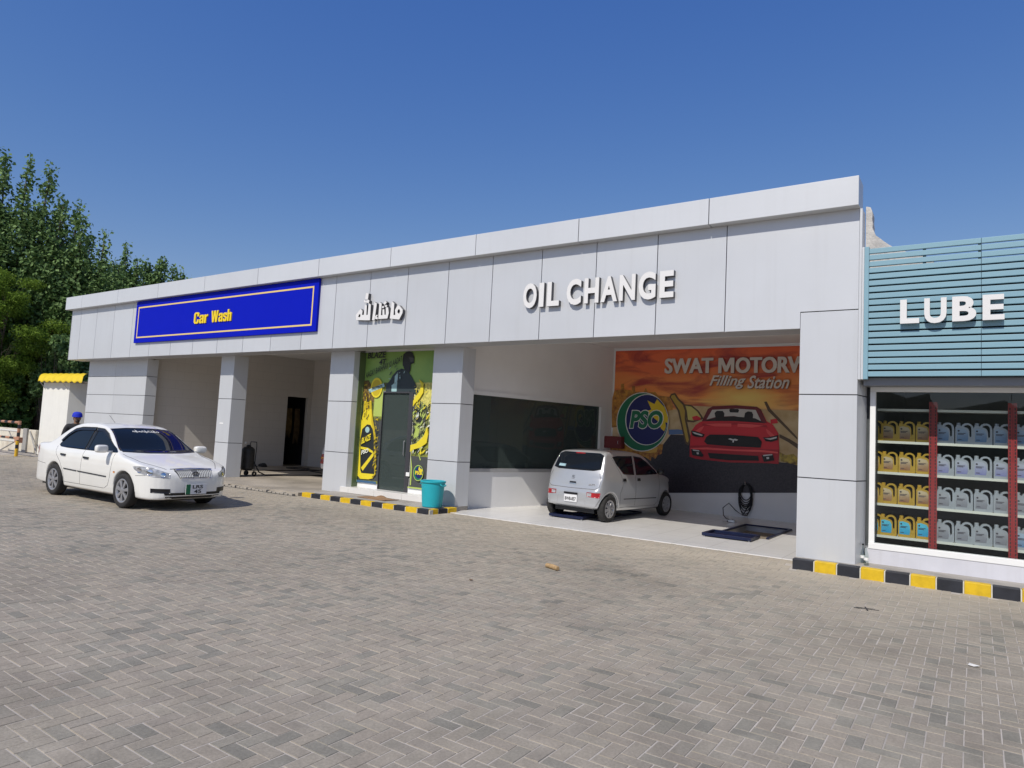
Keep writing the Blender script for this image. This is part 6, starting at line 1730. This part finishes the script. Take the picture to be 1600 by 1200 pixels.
def wash_kit():
    t = thing('foam_tank', 'black foam washing tank on a wheeled stand behind the column', 'tank', (9.02, 1.42, .08))
    MB().lathe([(.001, .16), (.12, .17), (.185, .21), (.19, .26), (.19, .74), (.185, .80), (.13, .86), (.07, .88), (.06, .93), (.001, .935)], seg=24).build('vessel', mat('scuffed_black', (0.03, 0.03, 0.03), .5, var=.5, vscale=8), t, smooth=True)
    f = MB(); f.tube([(-.14, -.12, .02), (-.12, -.10, .25)], .014); f.tube([(.14, -.12, .02), (.12, -.10, .25)], .014); f.tube([(-.17, .12, .06), (-.17, .16, .9), (-.14, .17, 1.02), (.14, .17, 1.02), (.17, .16, .9), (.17, .12, .06)], .013)
    f.build('stand', M['black'], t)
    for s in (-1, 1):
        MB().lathe([(.03, -.02), (.075, -.02), (.075, .02), (.03, .02)], (s * .2, .12, .075), 'x', 18).build('wheel', M['black'], t)
    MB().tube([(0, 0, .93), (0, 0, 1.0), (.05, 0, 1.02)], .015).build('valve', M['steel'], t)
    g = MB().lathe([(.001, -.012), (.035, -.012), (.035, .012), (.001, .012)], (-.05, -.08, .99), 'y', 14); g.build('gauge', M['whitetrim'], t)
    h = MB()
    h.tube([(9.1, 1.55, .55), (9.15, 1.75, .2), (9.12, 2.0, .1), (9.2, 2.35, .095), (9.45, 2.75, .095), (9.6, 3.3, .095), (9.75, 3.9, .095), (9.2, 4.4, .095), (8.2, 4.6, .095), (7.4, 4.9, .095), (6.9, 5.5, .095), (6.4, 5.45, .095), (6.3, 4.95, .095), (6.9, 4.85, .1), (7.8, 5.2, .1)], .020, 7)
    o = h.build('wash_hose', M['black'], smooth=True); tag(o, 'black hose trailing over the wet floor behind the foam tank', 'hose')
    h = MB()
    h.tube([(7.1, 2.8, .095), (7.3, 3.4, .095), (7.45, 3.9, .095), (7.7, 4.6, .095), (7.85, 5.2, .095), (7.5, 5.7, .095)], .020, 7)
    o = h.build('wash_hose', M['black'], smooth=True); tag(o, 'black hose lying along the floor towards the dark doorway', 'hose')
    mb = MB()
    n = 12
    for i in range(7):
        pass
    mb.ball((0, 0, .04), (.2, .13, .09), 0, 14, 8)
    for i, v in enumerate(mb.v):
        mb.v[i] = (v[0] * (1 + .15 * math.sin(v[1] * 40)), v[1], max(0, v[2] + .015 * math.sin(v[0] * 30)))
    o = mb.build('cloth_heap', M['black'], smooth=True); o.location = (5.45, 4.55, .08)
    tag(o, 'small black heap of cloth at the foot of the wash bay wall', 'cloth')
    # soiled cloths hanging in the doorway
    for i, (y, x, w_, h_, c, lab) in enumerate(((5.78, 5.23, .30, 1.05, (0.15, 0.095, 0.03), 'stained ochre cloth hanging in the dark doorway, left side'), (6.12, 5.30, .26, 1.25, (0.11, 0.07, 0.03), 'stained brown cloth hanging in the dark doorway, right side'))):
        mb = MB()
        nn, mm = 14, 10
        vs = [(.03 * math.sin(a * 2.2 + b * .3), (a / nn - .5) * w_, -h_ * b / mm * (1 + .12 * math.sin(a * 1.3))) for a in range(nn + 1) for b in range(mm + 1)]
        mb.add(vs, [(a * (mm + 1) + b, (a + 1) * (mm + 1) + b, (a + 1) * (mm + 1) + b + 1, a * (mm + 1) + b + 1) for a in range(nn) for b in range(mm)])
        o = mb.build('hanging_cloth', mat('soiled_cloth' + ('' if i else '_ochre'), c, .9, var=.6, vscale=6), smooth=True); o.location = (x - .1, y, 2.3)
        md = o.modifiers.new('solid', 'SOLIDIFY'); md.thickness = .006
        tag(o, lab, 'cloth', 'cloths hanging in the doorway')
wash_kit()

def office_chairs():
    seat = mat('chair_vinyl', (0.03, 0.05, 0.06), .5)
    def chair():
        t = thing('waiting_chair', 'chair', 'chair')
        MB().box(-.24, -.22, .42, .24, .22, .47).build('seat', seat, t, bevel=.015)
        MB().box(-.24, .20, .47, .24, .25, .86).build('backrest', seat, t, bevel=.015)
        for s in (-1, 1):
            MB().tube([(s * .25, .22, 0), (s * .25, .23, .85)], .012).build('leg', M['steel'], t)
            MB().tube([(s * .25, -.2, 0), (s * .25, -.2, .62), (s * .25, .22, .64)], .012).build('leg', M['steel'], t)
        return t
    c0 = None
    for i, (x, y, rz, lab) in enumerate(((16.95, 1.7, -80, 'dark waiting chair behind the office window, nearest the column'), (17.1, 2.5, -82, 'dark waiting chair behind the office window, second from the column'), (17.3, 3.9, -80, 'dark waiting chair behind the office window, farthest from the column'))):
        t = chair() if c0 is None else copy_tree(c0)
        c0 = c0 or t
        t.location = (x, y, .1); t.rotation_euler = (0, 0, R(rz + 180)); t['label'] = lab; t['group'] = 'chairs in the office'
office_chairs()

def booth():
    t = thing('guard_booth', 'whitewashed booth with a small yellow corrugated awning', 'booth', (-2.4, .7, -.05))
    MB().prism([(-1.22, 0.0), (1.05, 0.0), (1.45, 2.0), (-.82, 2.0)], (0, 0, -.1), X3, Y3, (0, 0, 2.98)).build('wall', M['boothwall'], t, bevel=.01)
    MB().prism([(-1.26, -.03), (1.09, -.03), (1.49, 2.03), (-.86, 2.03)], (0, 0, 2.885), X3, Y3, (0, 0, .08)).build('roof', M['concrete'], t)
    # corrugated curved sheet over the front, running on past the corner
    mb = MB()
    n, m_ = 64, 8
    A0, B0 = Vector((-3.54, .45, 2.86)), Vector((.17, .45, 2.82))
    A1, B1 = Vector((-4.0, .84, 3.22)), Vector((-.28, .84, 3.19))
    vs = []
    for i in range(n + 1):
        u = i / n
        for j in range(m_ + 1):
            v = j / m_
            p = (A0.lerp(B0, u)).lerp(A1.lerp(B1, u), v)
            bul = .09 * math.sin(v * math.pi)
            cor = (.010 + .022 * max(0, 1 - v * 4)) * math.sin(u * math.pi * 2 * 8)
            vs.append((p.x + 2.4, p.y - .7 - bul * .5, p.z + .05 + bul * .9 + cor))
    mb.add(vs, [(i * (m_ + 1) + j, (i + 1) * (m_ + 1) + j, (i + 1) * (m_ + 1) + j + 1, i * (m_ + 1) + j + 1) for i in range(n) for j in range(m_)])
    o = mb.build('awning', M['awn'], t, smooth=True)
    md = o.modifiers.new('solid', 'SOLIDIFY'); md.thickness = .01
    for x in (-1.0, .9):
        MB().tube([(x, -.0, 2.62), (x, -.22, 2.90)], .012).build('bracket', M['steel'], t)
booth()

def yard_wall():
    t = thing('yard_wall', 'low cream wall with peeling paint between booth and barrier', 'wall', (-5.0, .6, -.05))
    MB().box(-7, 0, -.1, 1.36, .15, .98).build('masonry', mat('peeling_cream', (0.70, 0.66, 0.55), .9, var=1, vscale=2.2, col2=(0.50, 0.44, 0.35), bump=.3, bscale=14), t, bevel=.01)
    MB().box(.35, -.07, -.1, .72, -.002, 1.02).build('pier', M['greyposts'], t, bevel=.01)
yard_wall()

def barrier():
    t = thing('road_barrier', 'red and white striped steel barrier gate by the low wall', 'barrier', (-2.0, -.6, 0))
    def striped(name, a, b, r, n, c0=0, c1=1, seg=8):
        mb = MB(); a, b = Vector(a), Vector(b)
        for i in range(n):
            mb.tube([a.lerp(b, i / n), a.lerp(b, (i + 1) / n)], r, seg, (c0, c1)[i % 2], cap=True)
        return mb.build(name, [M['rail_red'], M['black'], M['rail_white']], t)
    striped('rail', (-4.0, 0, 1.24), (.02, 0, 1.24), .045, 13)
    striped('rail', (-4.0, .02, .92), (.05, .02, .92), .042, 2, 2, 2)
    striped('rail', (-4.0, .0, .66), (.12, .0, .66), .042, 11)
    striped('rail', (-4.0, .02, .54), (.10, .02, .54), .038, 2, 2, 2)
    striped('post', (.06, 0, .02), (.06, 0, 1.30), .055, 9)
    striped('post', (-4.0, 0, .02), (-4.0, 0, 1.30), .055, 9)
    mb = MB(); mb.tube([(-.2, .03, .55), (-1.6, .03, .12), (-2.8, .03, .02)], .025); mb.tube([(-.9, .03, .9), (-.6, .03, .66)], .022)
    mb.build('brace', M['greyposts'], t)
    mb = MB(); mb.box(-.06, -.07, .50, .30, .07, .70, 0)
    mb.build('hinge_box', [M['rail_red']], t, bevel=.01)
    b = thing('bollard', 'short yellow and black post beside the barrier', 'post', (-1.65, -.72, 0))
    mb = MB()
    mb.tube([(0, 0, 0), (0, 0, .30)], .05, 10, 1); mb.tube([(0, 0, .30), (0, 0, .44)], .05, 10, 0); mb.tube([(0, 0, .44), (0, 0, .58)], .05, 10, 1); mb.lathe([(.05, .58), (.03, .61), (.001, .615)], seg=10, mi=0)
    mb.build('shaft', [M['black'], M['postyellow']], b)
    MB().box(-.09, -.09, 0.0, .09, .09, .015).build('foot', M['steel'], b)
    p = MB(); p.tube([(-4.1, .57, .86), (-2.7, .35, .02)], .026, 7)
    o = p.build('leaning_pole', M['greyposts']); tag(o, 'thin grey pole leaning on the low cream wall', 'pole')
barrier()

def person():
    t = thing('person', 'man in bright blue cap and dark shirt standing behind the white saloon', 'person', (8.9, -3.34, 0.0), R(78))
    J = {'pel': (0, 0, .92), 'abd': (0, .01, 1.08), 'chest': (0, .015, 1.28), 'neckb': (0, .01, 1.42), 'neck': (0, -.01, 1.48), 'head': (0, -.02, 1.575), 'crown': (0, -.01, 1.66),
         'hl': (.09, 0, .88), 'kl': (.105, -.02, .50), 'al': (.11, .02, .085), 'tl': (.125, -.15, .035), 'hr': (-.09, 0, .88), 'kr': (-.105, -.02, .50), 'ar': (-.11, .02, .085), 'tr': (-.125, -.15, .035),
         'sl': (.18, .01, 1.39), 'el': (.245, .03, 1.13), 'wl': (.235, -.10, .90), 'pl': (.232, -.13, .83), 'sr': (-.18, .01, 1.39), 'er': (-.245, .03, 1.13), 'wr': (-.235, -.10, .90), 'pr': (-.232, -.13, .83)}
    rad = {'pel': .145, 'abd': .135, 'chest': .145, 'neckb': .08, 'neck': .055, 'head': .088, 'crown': .075, 'hl': .085, 'kl': .058, 'al': .042, 'tl': .036, 'sl': .062, 'el': .043, 'wl': .029, 'pl': .032}
    E = [('pel', 'abd'), ('abd', 'chest'), ('chest', 'neckb'), ('neckb', 'neck'), ('neck', 'head'), ('head', 'crown'), ('pel', 'hl'), ('hl', 'kl'), ('kl', 'al'), ('al', 'tl'), ('pel', 'hr'), ('hr', 'kr'), ('kr', 'ar'), ('ar', 'tr'), ('chest', 'sl'), ('sl', 'el'), ('el', 'wl'), ('wl', 'pl'), ('chest', 'sr'), ('sr', 'er'), ('er', 'wr'), ('wr', 'pr')]
    for sgn, pk, wk in ((1, 'pl', 'wl'), (-1, 'pr', 'wr')):      # five fingers on each hand
        p = Vector(J[pk])
        for i, (dx, L_) in enumerate(((-.024, .070), (-.008, .078), (.008, .074), (.024, .060))):
            a, b = f'f{sgn}{i}a', f'f{sgn}{i}b'
            J[a] = tuple(p + Vector((sgn * .004, dx, -.04))); J[b] = tuple(p + Vector((-sgn * .018, dx * 1.15, -.04 - L_)))
            rad[a] = .0095; rad[b] = .008
            E += [(pk, a), (a, b)]
        a, b = f't{sgn}a', f't{sgn}b'
        J[a] = tuple(p + Vector((0, -.035, -.005))); J[b] = tuple(p + Vector((-sgn * .01, -.055, -.05)))
        rad[a] = .011; rad[b] = .009
        E += [(pk, a), (a, b)]
    keys = list(J)
    me = bpy.data.meshes.new('body')
    me.from_pydata([J[k] for k in keys], [(keys.index(a), keys.index(b)) for a, b in E], [])
    skin = mat('skin', (0.27, 0.15, 0.09), .55)
    shirt = mat('dark_shirt', (0.03, 0.03, 0.032), .9, var=.2, vscale=9)
    trou = mat('dark_trousers', (0.05, 0.05, 0.055), .9)
    me.materials.append(skin)
    o = bpy.data.objects.new('body', me); C.objects.link(o); o.parent = t
    md = o.modifiers.new('skin', 'SKIN')
    if not me.skin_vertices: me.skin_vertices.new()
    for i, k in enumerate(keys):
        kk = k if k in rad else k[:-1] + 'l'
        r = rad[kk]
        me.skin_vertices[0].data[i].radius = (r, r * (.72 if k in ('pel', 'abd', 'chest') else 1))
    me.skin_vertices[0].data[0].use_root = True
    md.use_smooth_shade = True
    sd_ = o.modifiers.new('sub', 'SUBSURF'); sd_.levels = 2; sd_.render_levels = 2
    dg = bpy.context.evaluated_depsgraph_get()
    ev = bpy.data.meshes.new_from_object(o.evaluated_get(dg))
    # face: nose, brow, ears pushed out of the same surface; clothes from the same surface offset outwards
    vs = [v.co.copy() for v in ev.vertices]; ns = [v.normal.copy() for v in ev.vertices]
    fs = [tuple(p.vertices) for p in ev.polygons]
    bpy.data.objects.remove(o)
    for v in vs:
        d = (v - Vector((0, -.112, 1.56))).length
        if d < .05 and v.y < -.05: v.y -= .022 * (1 - d / .05)
        for s in (-1, 1):
            d = (v - Vector((s * .088, -.01, 1.57))).length
            if d < .035: v.x += s * .014 * (1 - d / .035)
    mb = MB(); mb.add(vs, fs); mb.build('body', skin, t, smooth=True)
    def garment(name, sel, off, m_):
        idx = {}; V = []; F_ = []
        for f in fs:
            c = sum((vs[i] for i in f), Vector()) / len(f)
            if sel(c):
                for i in f:
                    if i not in idx: idx[i] = len(V); V.append(vs[i] + ns[i] * off)
                F_.append(tuple(idx[i] for i in f))
        b = MB(); b.add(V, F_); q = b.build(name, m_, t, smooth=True)
        md = q.modifiers.new('solid', 'SOLIDIFY'); md.thickness = .008; md.offset = -1
    garment('shirt', lambda c: 0.90 < c.z < 1.44 and not (abs(c.x) > .19 and c.z < 1.14) and not (c.y < -.09 and c.z < .95), .014, shirt)
    garment('trousers', lambda c: .10 < c.z < .945 and abs(c.x) < .19, .012, trou)
    garment('shoe', lambda c: c.z < .10 and c.x > 0, .008, M['black'])
    garment('shoe', lambda c: c.z < .10 and c.x < 0, .008, M['black'])
    garment('hair', lambda c: c.z > 1.53 and c.y > -.02 and c.z < 1.68, .006, M['black'])
    fm = mat('face_dark', (0.03, 0.02, 0.018), .6)
    eb = MB()
    for s in (-1, 1):
        eb.ball((s * .032, -.103, 1.585), (.012, .006, .007), 0, 8, 6)
    eb.build('eye', fm, t)
    bd = MB(); bd.ball((0, -.085, 1.505), (.05, .035, .035), 0, 12, 8); bd.build('beard', fm, t, smooth=True)
    cp = MB()
    cp.lathe([(.108, 1.605), (.110, 1.64), (.100, 1.69), (.070, 1.725), (.001, 1.738)], (0, -.012, 0), seg=22)
    cp.prism([(-.09, -.08), (-.082, -.165), (-.045, -.215), (0, -.228), (.045, -.215), (.082, -.165), (.09, -.08), (0, -.09)], (0, 0, 1.604), X3, Y3, (0, 0, .016))
    cp.build('cap', mat('blue_cap', (0.015, 0.035, 0.48), .8), t, smooth=False)
person()

# ================================================================== TREES
def leaf_mat(name, a, b_, trans=.25):
    m = bpy.data.materials.new(name); m.use_nodes = True
    n = m.node_tree; N = n.nodes.new; L = n.links.new
    b = n.nodes['Principled BSDF']; b.inputs['Roughness'].default_value = .6
    b.inputs['Specular IOR Level'].default_value = 0.15
    g = N('ShaderNodeNewGeometry'); cr = N('ShaderNodeValToRGB')
    cr.color_ramp.elements[0].color = (*a, 1); cr.color_ramp.elements[1].color = (*b_, 1)
    L(g.outputs['Random Per Island'], cr.inputs[0]); L(cr.outputs[0], b.inputs['Base Color'])
    tr = N('ShaderNodeBsdfTranslucent'); L(cr.outputs[0], tr.inputs[0])
    mx = N('ShaderNodeMixShader'); mx.inputs[0].default_value = trans
    L(b.outputs[0], mx.inputs[1]); L(tr.outputs[0], mx.inputs[2])
    L(mx.outputs[0], n.nodes['Material Output'].inputs[0])
    return m
LEAF = {'poplar': leaf_mat('poplar_leaf', (0.065, 0.13, 0.035), (0.25, 0.37, 0.14)), 'feather': leaf_mat('feathery_leaf', (0.10, 0.17, 0.02), (0.22, 0.33, 0.045), .4),
        'broad': leaf_mat('broad_leaf', (0.065, 0.14, 0.03), (0.21, 0.34, 0.10)), 'rust': leaf_mat('rusty_leaf', (0.05, 0.10, 0.018), (0.17, 0.14, 0.025), .3)}

def leaves(centers, radii, n, size, seed, flat=0.0, aspect=1.5):
    """n small bent leaves spread through ellipsoid clumps; returns verts, faces"""
    g = np.random.default_rng(seed)
    Cn = np.asarray(centers, float); Rd = np.asarray(radii, float)
    wgt = (Rd[:, 0] * Rd[:, 1] * Rd[:, 2]) ** .7; wgt /= wgt.sum()
    k = g.choice(len(Cn), n, p=wgt)
    d = g.normal(size=(n, 3)); d /= np.linalg.norm(d, axis=1)[:, None]
    r = g.random(n) ** .42
    P = Cn[k] + d * Rd[k] * r[:, None] * (0.85 + .3 * g.random((n, 1)))
    nrm = d * .6 + g.normal(size=(n, 3)) * .75 + np.array([0, 0, .35 + flat])
    nrm /= np.linalg.norm(nrm, axis=1)[:, None]
    a = g.normal(size=(n, 3)); a[:, 2] -= .4
    a -= nrm * (a * nrm).sum(1)[:, None]; a /= np.linalg.norm(a, axis=1)[:, None]
    b = np.cross(nrm, a)
    s = size * (.6 + .8 * g.random(n))[:, None]
    w_ = s / aspect
    V = np.stack([P - a * s * .5, P + b * w_ * .5 + nrm * s * .08, P + a * s * .5, P - b * w_ * .5 + nrm * s * .08], 1).reshape(-1, 3)
    return V

def leaf_obj(name, V, m, parent):
    n = len(V) // 4
    me = bpy.data.meshes.new(name)
    me.vertices.add(len(V)); me.vertices.foreach_set('co', V.ravel())
    # two triangles per leaf folded on the midrib
    F = (np.arange(n) * 4)[:, None, None] + np.array([[0, 1, 2], [0, 2, 3]])
    F = F.reshape(-1, 3)
    me.loops.add(F.size); me.loops.foreach_set('vertex_index', F.ravel().astype(np.int32))
    me.polygons.add(len(F)); me.polygons.foreach_set('loop_start', np.arange(0, F.size, 3, dtype=np.int32))
    me.polygons.foreach_set('use_smooth', [False] * len(F)); me.update(); me.materials.append(m)
    o = bpy.data.objects.new(name, me); C.objects.link(o); o.parent = parent
    return o

def poplar(x, y, h, spires, seed, label, n=9000, leaf=.26, group='tall dark trees beyond the booth', low=.12):
    """upright tree: several rising leaders, each clothed in leaf clumps, ragged spire tops"""
    t = thing('poplar_tree', label, 'tree', (x, y, -.03), group=group)
    g = np.random.default_rng(seed)
    mb = MB(); cs, rs = [], []
    mb.tube([(0, 0, 0), (.05, .02, h * .25), (0, .05, h * .5)], [.24, .2, .13], 10)
    for (dx, dy, hh, w_) in spires:
        p0 = Vector((0, 0, h * .10)); top = Vector((dx, dy, hh))
        mid = Vector((dx * .75, dy * .75, hh * .45))
        pts = [p0, p0.lerp(mid, .5) + Vector((dx * .15, dy * .15, 0)), mid, mid.lerp(top, .6), top]
        mb.tube(pts, [.13, .10, .075, .045, .015], 7)
        L_ = hh
        m_ = int(L_ / .42)
        for i in range(m_):
            f = (i + .5) / m_
            z = h * low + (hh - h * low) * f
            q = Vector((dx, dy, 0)) * min(1, .25 + z / hh * .8)
            prof = w_ * (1.0 - .70 * max(0, (f - .35) / .65) ** 1.25) * (.62 + .38 * min(1, f / .22))
            for k in range(5 if f < .8 else 2):
                an = g.random() * 6.283; rr = prof * (.25 + .75 * g.random()) * (1 if f < .85 else .35)
                c = Vector((q.x + rr * math.cos(an), q.y + rr * math.sin(an), z + g.normal() * .25))
                s = (.24 + .30 * g.random()) * (1 if f < .8 else .85)
                cs.append(tuple(c)); rs.append((s, s, s * (1.25 + .4 * g.random())))
                if k == 0 and i % 3 == 0:
                    mb.tube([Vector((q.x, q.y, z - .6)), c], [.03, .008], 5)
    mb.build('trunk', M['trunk'], t, smooth=True)
    leaf_obj('crown', leaves(cs, rs, n, leaf, seed), LEAF['poplar'], t)
    return t

def at(az_deg, D):
    a = R(az_deg); return CAM.x + D * math.sin(a), CAM.y + D * math.cos(a)
poplar(*at(-73.6, 43), 13.6, [(0, 0, 13.4, 1.5), (1.3, .4, 12.9, 1.4), (-1.4, .2, 12.6, 1.5)], 1, 'tall dark poplar at the left edge, cut by the frame', 20000, .19)
poplar(*at(-71.5, 42), 14.2, [(-.35, -.5, 14.3, 1.05), (.25, .25, 14.1, 1.1), (.85, 1.0, 13.85, 1.1), (1.3, 1.6, 12.2, 1.2), (-1.0, -1.2, 12.6, 1.4)], 2, 'tallest dark poplar with three spire tops left of the booth', 30000, .19)
poplar(*at(-69.4, 44), 13.0, [(.2, .2, 13.2, 1.1), (.55, 1.0, 12.9, .9), (-.5, -.8, 12.0, 1.3), (.8, 1.7, 11.2, .9)], 3, 'dark poplar with ragged right shoulder above the yellow awning', 24000, .19)
poplar(*at(-67.6, 41), 11.4, [(0, 0, 11.5, .85), (.5, .9, 10.6, .9), (-.6, -.9, 10.4, 1.2), (.7, 1.7, 9.6, .9)], 4, 'shorter dark poplar leaning behind the left corner of the cornice', 20000, .19)
for i, (az, D, h, lab) in enumerate(((-66.0, 50, 11.4, 'dark tree over the garage roof, leftmost of the far row'), (-64.7, 52, 12.6, 'dark tree over the garage roof with the highest tip of the far row'), (-63.4, 54, 12.4, 'dark tree over the garage roof, third of the far row'), (-62.3, 54, 12.9, 'dark tree over the garage roof, fourth of the far row'), (-61.0, 55, 12.4, 'dark tree over the garage roof, rightmost of the far row'))):
    poplar(*at(az, D), h, [(0, 0, h, .7), (.6, .5, h * .95, .8), (-.5, -.5, h * .93, .9)], 10 + i, lab, 13000, .21, 'far row of trees above the roof', low=.35)

def feathery():
    t = thing('acacia_tree', 'bright green feathery tree in front of the dark poplars', 'tree', (*at(-71.7, 39.2), -.03))
    t.scale = (1.08, 1.08, 1.08)
    g = np.random.default_rng(31)
    mb = MB(); cs, rs = [], []
    mb.tube([(0, 0, 0), (.1, .1, 1.6), (0, .3, 3.2)], [.08, .06, .03], 9)
    for i in range(56):
        z = 2.0 + 5.6 * (i / 56) ** .9
        an = g.random() * 6.283; rr = (2.3 - .23 * abs(z - 4.2)) * (.35 + .65 * g.random())
        c = (rr * math.cos(an) - .2, rr * math.sin(an) * 1.0 + .2, z)
        mb.tube([(0, .2, max(1.5, z - 1.4)), (c[0] * .5, c[1] * .5, z - .4), c], [.012, .008, .004], 5)
        s = .5 + .35 * g.random()
        cs.append(c); rs.append((s * .9, s * .9, s * (.40 + .25 * g.random())))
    mb.build('trunk', M['trunk'], t, smooth=True)
    leaf_obj('crown', leaves(cs, rs, 46000, .12, 32, flat=.5, aspect=2.6), LEAF['feather'], t)
feathery()

def bushes():
    def bush(x, y, w_, h_, seed, key, n, leaf, label, name='bush', cat='bush'):
        t = thing(name, label, cat, (x, y, -.03))
        g = np.random.default_rng(seed)
        cs, rs = [], []
        mb = MB()
        for i in range(int(24 * w_)):
            an = g.random() * 6.283; rr = w_ * math.sqrt(g.random())
            z = h_ * (.12 + .85 * g.random())
            c = (rr * math.cos(an), rr * math.sin(an) * .6, z)
            mb.tube([(c[0] * .4, c[1] * .4, 0), (c[0] * .8, c[1] * .8, z * .6), c], [.03, .02, .006], 5)
            s = .28 + .25 * g.random()
            cs.append(c); rs.append((s, s, s * 1.1))
        mb.build('stem', M['trunk'], t)
        leaf_obj('foliage', leaves(cs, rs, n, leaf, seed + 1), LEAF[key], t)
    bush(*at(-72.3, 40), 1.9, 3.5, 41, 'broad', 9000, .20, 'broad-leaved green bush behind the low cream wall')
    bush(*at(-70.7, 40), 1.6, 3.4, 43, 'broad', 8000, .20, 'broad-leaved green bush against the side of the booth')
    bush(*at(-68.7, 40.0), 1.0, 5.6, 45, 'rust', 5000, .13, 'thin rusty leaved shrub rising behind the yellow awning')
    bush(*at(-68.0, 38.5), 1.6, 5.2, 47, 'poplar', 11000, .17, 'dark shrub filling the gap beneath the fascia corner')
    bush(*at(-73.6, 42.5), 1.9, 5.6, 49, 'poplar', 11000, .17, 'dark undergrowth beneath the feathery tree, left')
    bush(*at(-70.4, 42.5), 2.0, 5.8, 51, 'poplar', 12000, .17, 'dark undergrowth beneath the poplars beside the booth')
bushes()

S.cycles.max_bounces = 8
S.cycles.diffuse_bounces = 4
S.cycles.glossy_bounces = 4
S.cycles.transparent_max_bounces = 12
